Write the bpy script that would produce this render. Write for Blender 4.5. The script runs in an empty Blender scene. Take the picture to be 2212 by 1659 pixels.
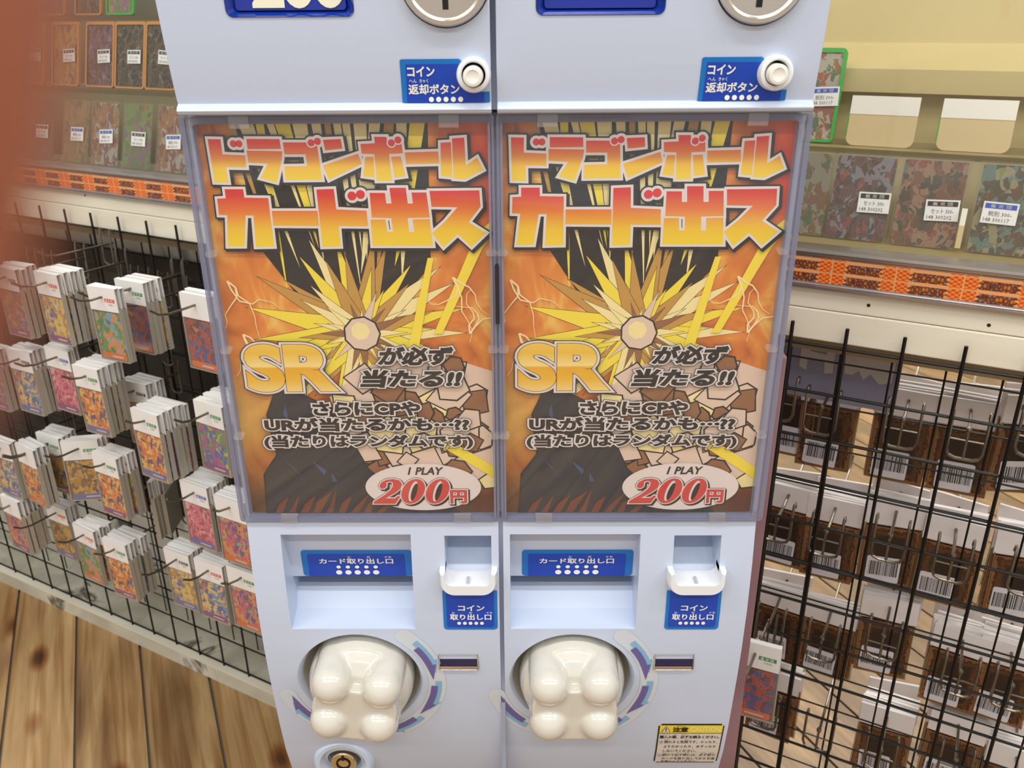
import bpy, bmesh, math, random
from mathutils import Vector, Matrix
R = math.radians
rnd = random.Random(7)
sc = bpy.context.scene
col = sc.collection

# ------------------------------------------------------------------ camera
CAM = (0.01579, -0.57977, 1.14943)
PITCH, ROLL, YAW = 0.406839, 0.0073575, 0.0104534
FPX = 1854.0
def cam_axes():
    cp, sp = math.cos(PITCH), math.sin(PITCH)
    f = Vector((0, cp, -sp)); r = Vector((1, 0, 0)); d = Vector((0, -sp, -cp))
    c, s = math.cos(ROLL), math.sin(ROLL)
    r, d = c * r + s * d, -s * r + c * d
    M = Matrix.Rotation(YAW, 3, 'Z')
    return M @ r, M @ d, M @ f
AR, AD, AF = cam_axes()
cd = bpy.data.cameras.new('camera'); cam = bpy.data.objects.new('camera', cd); col.objects.link(cam)
cd.sensor_fit = 'HORIZONTAL'; cd.lens = 4.15; cd.sensor_width = 4.15 * 2212 / FPX
cd.clip_start = 0.002; cd.clip_end = 60
m = Matrix((AR, -AD, -AF)).transposed().to_4x4(); m.translation = Vector(CAM); cam.matrix_world = m
cd.dof.use_dof = True; cd.dof.focus_distance = 0.66; cd.dof.aperture_fstop = 2.4
sc.camera = cam

# ------------------------------------------------------------------ light
sc.view_settings.view_transform = 'Standard'; sc.view_settings.look = 'None'
sc.view_settings.gamma = 1.0; sc.view_settings.use_curve_mapping = False
sc.view_settings.exposure = 0.5
w = bpy.data.worlds.new('shop_ambient'); sc.world = w; w.use_nodes = True
w.node_tree.nodes['Background'].inputs[0].default_value = (1.0, 0.985, 0.965, 1)
w.node_tree.nodes['Background'].inputs[1].default_value = 0.42
def area(name, loc, sx, sy, power, colr=(1, .975, .94), rot=(0, 0, 0)):
    l = bpy.data.lights.new(name, 'AREA'); l.shape = 'RECTANGLE'; l.size = sx; l.size_y = sy
    l.energy = power; l.color = colr
    o = bpy.data.objects.new(name, l); col.objects.link(o); o.location = loc; o.rotation_euler = rot
    return o
for lx in (-1.5, 0.1, 1.7):
    for ly in (-1.7, -0.75, 1.55, 2.6, 3.4):
        area('ceiling_tube_light', (lx, ly, 2.62), 1.2, 0.09, 11 if ly < 1 else 17)

# ------------------------------------------------------------------ materials
MATS = {}
def newmat(name):
    m = bpy.data.materials.new(name); m.use_nodes = True
    n = m.node_tree.nodes; n.clear()
    out = n.new('ShaderNodeOutputMaterial')
    return m, n, m.node_tree.links, out
def srgb(r, g, b):
    f = lambda c: (c / 255 / 12.92) if c <= 10 else ((c / 255 + .055) / 1.055) ** 2.4
    return (f(r), f(g), f(b), 1)
def pm(name, c, rough=.5, metal=0, coat=0, spec=.5, sss=0):
    if name in MATS: return MATS[name]
    m, n, l, out = newmat(name)
    b = n.new('ShaderNodeBsdfPrincipled'); l.new(b.outputs[0], out.inputs[0])
    b.inputs['Base Color'].default_value = srgb(*c); b.inputs['Roughness'].default_value = rough
    b.inputs['Metallic'].default_value = metal; b.inputs['Coat Weight'].default_value = coat
    b.inputs['Specular IOR Level'].default_value = spec
    if sss:
        b.inputs['Subsurface Weight'].default_value = sss; b.inputs['Subsurface Scale'].default_value = .01
    MATS[name] = m; return m
def clear(name, c, mix, rough=.08, gloss=.25):
    """clear plastic: mostly see-through with a tint and a little gloss"""
    if name in MATS: return MATS[name]
    m, n, l, out = newmat(name)
    t = n.new('ShaderNodeBsdfTransparent'); t.inputs[0].default_value = (1, 1, 1, 1)
    b = n.new('ShaderNodeBsdfPrincipled'); b.inputs['Base Color'].default_value = srgb(*c); b.inputs['Roughness'].default_value = rough
    g = n.new('ShaderNodeBsdfGlossy'); g.inputs['Roughness'].default_value = rough
    mx = n.new('ShaderNodeMixShader'); mx.inputs[0].default_value = mix
    l.new(t.outputs[0], mx.inputs[1]); l.new(b.outputs[0], mx.inputs[2])
    fr = n.new('ShaderNodeLayerWeight'); fr.inputs[0].default_value = .5
    pw = n.new('ShaderNodeMath'); pw.operation = 'POWER'; pw.inputs[1].default_value = 4.5; l.new(fr.outputs['Facing'], pw.inputs[0])
    mu = n.new('ShaderNodeMath'); mu.operation = 'MULTIPLY_ADD'; mu.inputs[1].default_value = gloss * 2; mu.inputs[2].default_value = gloss * .2
    l.new(pw.outputs[0], mu.inputs[0])
    m2 = n.new('ShaderNodeMixShader'); l.new(mu.outputs[0], m2.inputs[0])
    l.new(mx.outputs[0], m2.inputs[1]); l.new(g.outputs[0], m2.inputs[2]); l.new(m2.outputs[0], out.inputs[0])
    MATS[name] = m; return m
def ramp(n, stops, interp='LINEAR'):
    r = n.new('ShaderNodeValToRGB'); e = r.color_ramp; e.interpolation = interp
    while len(e.elements) < len(stops): e.elements.new(.5)
    for k, (p, c) in enumerate(stops):
        e.elements[k].position = p; e.elements[k].color = srgb(*c)
    return r
def coords(n, l, scale=(1, 1, 1), loc=(0, 0, 0), kind='Object', rot=(0, 0, 0)):
    t = n.new('ShaderNodeTexCoord'); mp = n.new('ShaderNodeMapping')
    mp.inputs['Scale'].default_value = scale; mp.inputs['Location'].default_value = loc; mp.inputs['Rotation'].default_value = rot
    l.new(t.outputs[kind], mp.inputs[0]); return mp
def grad(name, stops, axis=2, rough=.35):
    """print with a top to bottom colour run"""
    if name in MATS: return MATS[name]
    m, n, l, out = newmat(name)
    t = n.new('ShaderNodeTexCoord'); s = n.new('ShaderNodeSeparateXYZ'); l.new(t.outputs['Generated'], s.inputs[0])
    r = ramp(n, stops); l.new(s.outputs[axis], r.inputs[0])
    b = n.new('ShaderNodeBsdfPrincipled'); b.inputs['Roughness'].default_value = rough
    l.new(r.outputs[0], b.inputs[0]); l.new(b.outputs[0], out.inputs[0]); MATS[name] = m; return m
def noisy(name, stops, scale=(10, 10, 10), detail=4, rough=.5, loc=(0, 0, 0), interp='LINEAR', dist=0, metal=0, tex='noise', kind='Object', coat=0):
    if name in MATS: return MATS[name]
    m, n, l, out = newmat(name)
    mp = coords(n, l, scale, loc, kind)
    if tex == 'noise':
        x = n.new('ShaderNodeTexNoise'); x.inputs['Scale'].default_value = 1; x.inputs['Detail'].default_value = detail
        x.inputs['Distortion'].default_value = dist; l.new(mp.outputs[0], x.inputs['Vector']); fac = x.outputs['Fac']
    else:
        nz = n.new('ShaderNodeTexNoise'); nz.inputs['Scale'].default_value = .7; l.new(mp.outputs[0], nz.inputs['Vector'])
        mxv = n.new('ShaderNodeVectorMath'); mxv.operation = 'MULTIPLY_ADD'; mxv.inputs[1].default_value = (dist,) * 3
        l.new(nz.outputs['Color'], mxv.inputs[0]); l.new(mp.outputs[0], mxv.inputs[2])
        x = n.new('ShaderNodeTexVoronoi'); x.inputs['Scale'].default_value = 1; l.new(mxv.outputs[0], x.inputs['Vector'])
        s = n.new('ShaderNodeSeparateColor'); l.new(x.outputs['Color'], s.inputs[0]); fac = s.outputs[0]
        big = n.new('ShaderNodeTexNoise'); big.inputs['Scale'].default_value = .33; big.inputs['Detail'].default_value = 2; big.inputs['Distortion'].default_value = 1.5; l.new(mp.outputs[0], big.inputs['Vector'])
        md = n.new('ShaderNodeMix'); md.inputs[0].default_value = .35; l.new(fac, md.inputs[2])
        sp = n.new('ShaderNodeMapRange'); sp.inputs[1].default_value = .3; sp.inputs[2].default_value = .7; l.new(big.outputs['Fac'], sp.inputs[0]); l.new(sp.outputs[0], md.inputs[3]); fac = md.outputs[0]
        ed = n.new('ShaderNodeTexVoronoi'); ed.feature = 'DISTANCE_TO_EDGE'; ed.inputs['Scale'].default_value = 1; l.new(mxv.outputs[0], ed.inputs['Vector'])
    r = ramp(n, stops, interp); l.new(fac, r.inputs[0])
    if tex != 'noise':
        ln = n.new('ShaderNodeMapRange'); ln.inputs[1].default_value = 0; ln.inputs[2].default_value = .07; ln.inputs[3].default_value = .22; ln.inputs[4].default_value = 0; l.new(ed.outputs[0], ln.inputs[0])
        mc = n.new('ShaderNodeMix'); mc.data_type = 'RGBA'; l.new(ln.outputs[0], mc.inputs[0]); l.new(r.outputs[0], mc.inputs[6]); l.new(s.outputs[1], mc.inputs[7])
        colr = mc.outputs[2]
    else: colr = r.outputs[0]
    b = n.new('ShaderNodeBsdfPrincipled'); b.inputs['Roughness'].default_value = rough; b.inputs['Metallic'].default_value = metal
    b.inputs['Coat Weight'].default_value = coat
    l.new(colr, b.inputs[0]); l.new(b.outputs[0], out.inputs[0]); MATS[name] = m; return m

SHELL = pm('white_shell', (197, 209, 230), .32)
WHITE = pm('white_plastic', (232, 235, 238), .3)
BLUE1 = pm('bright_blue_print', (18, 118, 200), .25)
BLUE2 = pm('deep_blue_print', (22, 72, 185), .25)
INKW = pm('white_ink', (240, 240, 236), .4)
INKK = pm('black_ink', (24, 21, 20), .45)
INKC = pm('cream_ink', (226, 218, 214), .45)
DARK = pm('dark_gap', (14, 14, 16), .6)
STEEL = pm('brushed_steel', (236, 231, 222), .3, 1)
CHROME = pm('chrome', (225, 225, 225), .08, 1)
PEARL = pm('pearl_plastic', (213, 209, 197), .16, coat=1)
DISH = pm('satin_dish', (206, 201, 190), .3, .3)
PANE = clear('clear_window', (210, 214, 226), .02, .03, .2)
FRAMEP = clear('clear_frame_plastic', (140, 143, 168), .6, .12, .2)
CLIPP = clear('clear_clip_plastic', (235, 228, 226), .12, .06, .5)
GLASS = clear('case_glass', (170, 175, 150), .03, .02, .12)
SLEEVE = clear('pack_sleeve_plastic', (214, 210, 200), .62, .2, .2)
PAPER = pm('white_paper', (242, 240, 236), .6)
PAPERB = pm('pale_back_paper', (240, 233, 230), .6)
BLACKW = pm('black_wire', (16, 15, 13), .45, .2)
WIRE = pm('grey_wire', (128, 120, 108), .3, .85)
ALU = pm('aluminium', (176, 170, 166), .28, .9)

# ------------------------------------------------------------------ mesh helpers
class MB:
    def __init__(s): s.v = []; s.f = []; s.m = []
    def add(s, vs, fs, mi=0):
        o = len(s.v); s.v += [tuple(v) for v in vs]
        for f in fs: s.f.append(tuple(o + i for i in f)); s.m.append(mi)
    def box(s, x0, x1, y0, y1, z0, z1, mi=0):
        s.add([(x, y, z) for z in (z0, z1) for y in (y0, y1) for x in (x0, x1)],
              [(0, 2, 3, 1), (4, 5, 7, 6), (0, 1, 5, 4), (2, 6, 7, 3), (0, 4, 6, 2), (1, 3, 7, 5)], mi)
    def prism(s, poly, y0, y1, mi=0):
        """poly in x,z (counter clockwise from the front), front at y0"""
        a = sum(p[0] * q[1] - q[0] * p[1] for p, q in zip(poly, poly[1:] + poly[:1]))
        if a < 0: poly = poly[::-1]
        n = len(poly)
        s.add([(x, y0, z) for x, z in poly] + [(x, y1, z) for x, z in poly],
              [tuple(range(n)), tuple(range(2 * n - 1, n - 1, -1))] + [((i + 1) % n, i, n + i, n + (i + 1) % n) for i in range(n)], mi)
    def extr(s, prof, x0, x1, mi=0):
        """closed profile in y,z swept along x"""
        if sum(p[0] * q[1] - q[0] * p[1] for p, q in zip(prof, prof[1:] + prof[:1])) > 0: prof = prof[::-1]
        n = len(prof)
        s.add([(x0, y, z) for y, z in prof] + [(x1, y, z) for y, z in prof],
              [tuple(range(n)), tuple(range(2 * n - 1, n - 1, -1))] + [((i + 1) % n, i, n + i, n + (i + 1) % n) for i in range(n)], mi)
    def flat(s, poly, y, mi=0): s.add([(x, y, z) for x, z in poly], [tuple(range(len(poly)))], mi)
    def tube(s, pts, r, seg=6, mi=0, closed=False):
        pts = [Vector(p) for p in pts]; n = len(pts); rings = []
        up = None
        for i, p in enumerate(pts):
            t = ((pts[(i + 1) % n] if (closed or i < n - 1) else p) - (pts[i - 1] if (closed or i) else p)).normalized()
            if up is None:
                up = Vector((0, 0, 1)) if abs(t.z) < .9 else Vector((1, 0, 0))
            a = t.cross(up).normalized(); b = a.cross(t).normalized(); up = b
            rings.append([p + r * (math.cos(k * 2 * math.pi / seg) * a + math.sin(k * 2 * math.pi / seg) * b) for k in range(seg)])
        vs = [v for g in rings for v in g]; fs = []
        for i in range(n if closed else n - 1):
            j = (i + 1) % n
            for k in range(seg):
                k2 = (k + 1) % seg
                fs.append((i * seg + k, j * seg + k, j * seg + k2, i * seg + k2))
        if not closed:
            fs.append(tuple(range(seg))); fs.append(tuple((n - 1) * seg + k for k in range(seg - 1, -1, -1)))
        s.add(vs, fs, mi)
    def lathe(s, prof, cx, cz, seg=48, mi=0, cy=0, cap=True):
        """profile (r, y) around the y axis through cx, cz"""
        vs = []; fs = []
        if prof[-1][1] > prof[0][1]: prof = prof[::-1]      # faces point outwards
        for r, y in prof:
            for k in range(seg):
                a = 2 * math.pi * k / seg; vs.append((cx + r * math.cos(a), cy + y, cz + r * math.sin(a)))
        for i in range(len(prof) - 1):
            for k in range(seg):
                k2 = (k + 1) % seg
                fs.append((i * seg + k, i * seg + k2, (i + 1) * seg + k2, (i + 1) * seg + k))
        if cap:
            fs.append(tuple(range(seg - 1, -1, -1))); fs.append(tuple((len(prof) - 1) * seg + k for k in range(seg)))
        s.add(vs, fs, mi)
    def merge(s, o, M=None, mi=0):
        vs = [M @ Vector(v) for v in o.v] if M else o.v
        k = len(s.v); s.v += [tuple(v) for v in vs]
        s.f += [tuple(k + i for i in f) for f in o.f]; s.m += [mi + x for x in o.m]
    def mesh(s, name, mats, smooth=None):
        me = bpy.data.meshes.new(name); me.from_pydata(s.v, [], s.f)
        for q in (mats if isinstance(mats, (list, tuple)) else [mats]): me.materials.append(q)
        me.polygons.foreach_set('material_index', s.m)
        me.update()
        if smooth: shade(me, smooth)
        return me
    def build(s, name, mats, parent=None, smooth=None, loc=None, bevel=0):
        o = bpy.data.objects.new(name, s.mesh(name, mats, smooth)); col.objects.link(o)
        if parent: o.parent = parent
        if loc: o.location = loc
        if bevel: bev(o, bevel)
        return o
def shade(me, deg=40):
    me.polygons.foreach_set('use_smooth', [True] * len(me.polygons))
    me.set_sharp_from_angle(angle=R(deg))
def bev(o, wd, seg=2):
    b = o.modifiers.new('bevel', 'BEVEL'); b.width = wd; b.segments = seg; b.limit_method = 'ANGLE'; b.angle_limit = R(40)
    b.harden_normals = False
def tag(o, label=None, cat=None, group=None, kind=None):
    for k, v in (('label', label), ('category', cat), ('group', group), ('kind', kind)):
        if v: o[k] = v
    return o
def empty(name, loc=(0, 0, 0), rz=0):
    o = bpy.data.objects.new(name, None); col.objects.link(o); o.location = loc; o.rotation_euler = (0, 0, rz)
    o.empty_display_size = .02; return o
def copy_tree(o, parent=None):
    c = o.copy(); col.objects.link(c)
    if parent: c.parent = parent
    for ch in list(o.children): copy_tree(ch, c)
    return c
def rrect(x0, z0, x1, z1, r, n=5):
    out = []
    for cx, cz, a in ((x1 - r, z0 + r, -90), (x1 - r, z1 - r, 0), (x0 + r, z1 - r, 90), (x0 + r, z0 + r, 180)):
        for k in range(n + 1):
            t = R(a + 90 * k / n); out.append((cx + r * math.cos(t), cz + r * math.sin(t)))
    return out
def circle(cx, cz, r, n=20, rz=None):
    return [(cx + r * math.cos(2 * math.pi * k / n), cz + (rz or r) * math.sin(2 * math.pi * k / n)) for k in range(n)]
def curve_mesh(cu):
    o = bpy.data.objects.new('tmp_curve', cu); col.objects.link(o)
    dg = bpy.context.evaluated_depsgraph_get(); dg.update()
    me = bpy.data.meshes.new_from_object(o.evaluated_get(dg))
    vs = [tuple(v.co) for v in me.vertices]; fs = [tuple(p.vertices) for p in me.polygons]
    bpy.data.objects.remove(o); bpy.data.meshes.remove(me)
    return vs, fs
def text_raw(body, bold, res=2):
    cu = bpy.data.curves.new('tmp_text', 'FONT'); cu.body = body; cu.size = 1; cu.resolution_u = res
    cu.fill_mode = 'BOTH'
    if bold > 0: cu.bevel_depth = bold; cu.bevel_resolution = 0
    v = curve_mesh(cu); bpy.data.curves.remove(cu); return v
def text(mb, body, x0, z0, x1, z1, y, bold=.03, grow=0, mi=0, shear=0, dx=0, dz=0, res=2, flip=False, surf=None):
    """letters laid in the x,z plane, fitted to a box; grow (metres) swells them to an outline"""
    v0, f0 = text_raw(body, 0, 1)
    ax0, ax1 = min(v[0] for v in v0), max(v[0] for v in v0); az0, az1 = min(v[1] for v in v0), max(v[1] for v in v0)
    sx, sz = (x1 - x0) / (ax1 - ax0 + 2 * bold), (z1 - z0) / (az1 - az0 + 2 * bold)
    b = bold + grow / math.sqrt(sx * sz)
    vs, fs = text_raw(body, b, res)
    o = []
    for vx, vy, vz in vs:
        X = x0 + (vx - ax0 + bold) * sx; Z = z0 + (vy - az0 + bold) * sz
        X += shear * (Z - (z0 + z1) / 2)
        X += dx; Z += dz
        o.append((X, (surf(Z) if surf else 0) + y - vz * 1e-5, Z))
    mb.add(o, fs, mi)
def poly_swell(mb, polys, grow, y, mi=0, dx=0, dz=0):
    """several closed outlines filled flat and swelled by grow"""
    for p in polys:
        cu = bpy.data.curves.new('tmp_poly', 'CURVE'); cu.dimensions = '2D'; cu.fill_mode = 'BOTH'
        if grow > 0: cu.bevel_depth = grow; cu.bevel_resolution = 0
        s = cu.splines.new('POLY'); s.points.add(len(p) - 1); s.use_cyclic_u = True
        for k, (x, z) in enumerate(p): s.points[k].co = (x, z, 0, 1)
        vs, fs = curve_mesh(cu); bpy.data.curves.remove(cu)
        mb.add([(x + dx, y - h * .01, z + dz) for x, z, h in vs], fs, mi)

def clip_poly(p, x0, z0, x1, z1):
    for ax, v, s in ((0, x0, 1), (0, x1, -1), (1, z0, 1), (1, z1, -1)):
        q = []
        for a, b in zip(p, p[1:] + p[:1]):
            ia, ib = (a[ax] - v) * s >= 0, (b[ax] - v) * s >= 0
            if ia: q.append(a)
            if ia != ib:
                t = (v - a[ax]) / (b[ax] - a[ax]); q.append((a[0] + t * (b[0] - a[0]), a[1] + t * (b[1] - a[1])))
        p = q
        if len(p) < 3: return None
    return p

# ------------------------------------------------------------------ the shop frame of the wall of display cases
RZ = R(-28)
RW = Matrix.Rotation(RZ, 4, 'Z')
def W(x, y, z): return RW @ Vector((x, y, z))     # x along the cases, y away from the aisle
def at(px, py, y):                                  # the point of the plane y (shop frame) behind a pixel of the photo
    d = AF + (px - 1106.0) / FPX * AR + (py - 829.5) / FPX * AD
    di = RW.inverted() @ d; ci = RW.inverted() @ Vector(CAM)
    t = (y - ci.y) / di.y
    return ci + t * di

# ================================================================== floor and far wall
def floor_material():
    m, n, l, out = newmat('plank_floor')
    t = n.new('ShaderNodeTexCoord'); s = n.new('ShaderNodeSeparateXYZ'); l.new(t.outputs['Object'], s.inputs[0])
    def math_(op, a, b=None):
        q = n.new('ShaderNodeMath'); q.operation = op
        for k, v in enumerate((a, b)):
            if v is None: continue
            if isinstance(v, (int, float)): q.inputs[k].default_value = v
            else: l.new(v, q.inputs[k])
        return q.outputs[0]
    pid = math_('FLOOR', math_('DIVIDE', s.outputs[0], .115))
    wn = n.new('ShaderNodeTexWhiteNoise'); wn.noise_dimensions = '1D'; l.new(pid, wn.inputs['W'])
    cb = n.new('ShaderNodeCombineXYZ'); l.new(s.outputs[0], cb.inputs[0]); l.new(math_('ADD', s.outputs[1], math_('MULTIPLY', wn.outputs[0], 30)), cb.inputs[1])
    l.new(math_('MULTIPLY', pid, 3.7), cb.inputs[2])
    def nz(scale, detail, dist=0):
        mp = n.new('ShaderNodeMapping'); mp.inputs['Scale'].default_value = scale; l.new(cb.outputs[0], mp.inputs[0])
        x = n.new('ShaderNodeTexNoise'); x.inputs['Scale'].default_value = 1; x.inputs['Detail'].default_value = detail; x.inputs['Distortion'].default_value = dist
        l.new(mp.outputs[0], x.inputs['Vector']); return x.outputs['Fac']
    base = ramp(n, [(.32, (140, 103, 64)), (.5, (184, 146, 97)), (.64, (210, 175, 124))]); l.new(nz((16, 1.5, 1), 5, .9), base.inputs[0])
    grain = ramp(n, [(.42, (255, 255, 255)), (.66, (206, 180, 148))]); l.new(nz((55, 2.2, 1), 3, 1.2), grain.inputs[0])
    knots = ramp(n, [(.0, (60, 36, 20)), (.07, (104, 68, 40)), (.13, (196, 150, 104)), (.22, (255, 255, 255))])
    mp = n.new('ShaderNodeMapping'); mp.inputs['Scale'].default_value = (10, 4.6, 1); l.new(cb.outputs[0], mp.inputs[0])
    vo = n.new('ShaderNodeTexVoronoi'); vo.inputs['Scale'].default_value = 1; l.new(mp.outputs[0], vo.inputs['Vector']); l.new(vo.outputs['Distance'], knots.inputs[0])
    mx = []
    def mul(a, b, f=1, mode='MULTIPLY'):
        q = n.new('ShaderNodeMix'); q.data_type = 'RGBA'; q.blend_type = mode
        if isinstance(f, (int, float)): q.inputs[0].default_value = f
        else: l.new(f, q.inputs[0])
        l.new(a, q.inputs[6]); l.new(b, q.inputs[7]); return q.outputs[2]
    c = mul(mul(base.outputs[0], grain.outputs[0], .8), knots.outputs[0], .9)
    # worn grey scuffs, heavier on the walkway behind the racks
    scuff = ramp(n, [(.44, (0, 0, 0)), (.58, (255, 255, 255))]); l.new(nz((14, 4, 1), 6, 1.2), scuff.inputs[0])
    side = n.new('ShaderNodeMapRange'); side.inputs[1].default_value = .2; side.inputs[2].default_value = .9; side.inputs[3].default_value = .10; side.inputs[4].default_value = .9
    l.new(s.outputs[0], side.inputs[0])
    g = n.new('ShaderNodeRGB'); g.outputs[0].default_value = srgb(66, 62, 52)
    c = mul(c, g.outputs[0], math_('MULTIPLY', scuff.outputs[0], side.outputs[0]), 'MIX')
    pale = n.new('ShaderNodeRGB'); pale.outputs[0].default_value = srgb(112, 87, 55)  # brown that darkens the boards rightwards, offsetting stronger lamp light there
    pl = n.new('ShaderNodeMapRange'); pl.inputs[1].default_value = .2; pl.inputs[2].default_value = .9; pl.inputs[3].default_value = 0; pl.inputs[4].default_value = .8; l.new(s.outputs[0], pl.inputs[0])
    c = mul(c, pale.outputs[0], pl.outputs[0], 'MIX')
    tone = n.new('ShaderNodeMapRange'); tone.inputs[3].default_value = .78; tone.inputs[4].default_value = 1.1; l.new(wn.outputs[0], tone.inputs[0])
    tc = n.new('ShaderNodeCombineColor'); [l.new(tone.outputs[0], tc.inputs[k]) for k in range(3)]
    c = mul(c, tc.outputs[0])
    b = n.new('ShaderNodeBsdfPrincipled'); b.inputs['Roughness'].default_value = .42; l.new(c, b.inputs[0]); l.new(b.outputs[0], out.inputs[0])
    return m
mb = MB()
mb.box(-4.6, 4.6, -4.6, 4.6, -.04, -.006, 1)
for k in range(-40, 40):
    mb.box(k * .115 + .0025, (k + 1) * .115 - .0025, -4.6, 4.6, -.02, 0, 0)
fl = mb.build('floor', [floor_material(), pm('gap_dirt', (120, 108, 90), .9)])
fl.rotation_euler = (0, 0, R(25)); tag(fl, 'wide worn pine floorboards with dark gaps', None, None, 'structure')
mb = MB(); mb.box(-4.6, 4.6, 3.6, 3.7, 0, 2.8)
wb = mb.build('wall_back', noisy('cream_wall', [(.3, (214, 204, 180)), (.7, (224, 216, 194))], (2, 2, 2))); wb.rotation_euler = (0, 0, RZ)
tag(wb, 'plain cream shop wall far behind the display case', None, None, 'structure')

# ================================================================== vending machine
def interp(z, zs, ys):
    if z <= zs[0]: return ys[0]
    for a, b, p, q in zip(zs, zs[1:], ys, ys[1:]):
        if z <= b: return p + (q - p) * (z - a) / (b - a)
    return ys[-1]
def yl(z): return interp(z, [.45, .49, .53, .566, .60, .63, .66, .70, .745, .788], [.036, .021, .010, .004, .000, -.0035, -.006, -.0075, -.006, -.002])
def yu(z): return interp(z, [1.0915, 1.097, 1.2, 1.32], [-.014, -.0142, -.028, -.040])
def surf_poly(mb, poly, surf, e, mi=0, n=10):
    a, b = min(z for x, z in poly), max(z for x, z in poly)
    for k in range(n):
        q = clip_poly(poly, -9, a + (b - a) * k / n, 9, a + (b - a) * (k + 1) / n)
        if q: mb.add([(x, surf(z) - e, z) for x, z in q], [tuple(range(len(q)))], mi)
root = empty('vending_machine', (0, .13, 0))
tag(root, 'white twin card vending machine with two blue price windows and pearly four-lobed knobs', 'vending machine')
def part(mb, name, mats, smooth=None, parent=root, bevel=0, label=None):
    o = mb.build(name, mats, parent, smooth, bevel=bevel)
    if parent is root: o.location = (0, -.13, 0)
    if label: o['label'] = label
    return o
def cut(o, mb):
    c = mb.build('cutter', DARK); md = o.modifiers.new('cut', 'BOOLEAN'); md.object = c; md.solver = 'EXACT'; md.operation = 'DIFFERENCE'
    c.location = (0, 0, 0); c.parent = o.parent; c.location = o.location
    bpy.context.view_layer.update()
    dg = bpy.context.evaluated_depsgraph_get(); dg.update()
    me = bpy.data.meshes.new_from_object(o.evaluated_get(dg)); o.modifiers.clear(); o.data = me
    bpy.data.objects.remove(c); me.name = o.name
# cabinet behind the fronts and its stand down to the floor
mb = MB(); mb.box(-.19, .19, .078, .26, .42, 1.33); mb.box(-.2035, .2035, .006, .080, .7845, 1.0912); mb.box(-.19,.19,.05,.08,1.09,1.33)
part(mb, 'cabinet', SHELL, bevel=.003)
mb = MB(); mb.box(-.165, .165, .05, .25, .03, .42); mb.box(-.185, .185, .035, .265, 0, .03)
part(mb, 'stand', pm('grey_stand', (150, 152, 158), .5), bevel=.004)
mb = MB(); mb.box(.1955, .2230, .040, .262, .05, .905)
part(mb, 'side_board', noisy('mauve_board', [(.3, (112, 78, 86)), (.6, (146, 110, 116))], (6, 6, 5)), bevel=.002, label='mauve board on the right side')
UX = (-.2005, .0018); UW = .1987
PU, PL = .1855, .182
CU = (-.0278, 1.169)                          # coin plate centre
KX, KZ, KR = -.1228, .6215, .0515              # knob centre and dish radius
CARD = [(-.03, .772), (.008, .7715), (.012, .749), (.014, .7195), (.05, .7195), (.05, .702), (.024, .702), (.0165, .690), (.014, .6865), (-.004, .6815), (-.03, .6815)]
COIN = [(-.03, .7705), (.034, .7705), (.034, .752), (.004, .7265), (-.03, .7265)]
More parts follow.
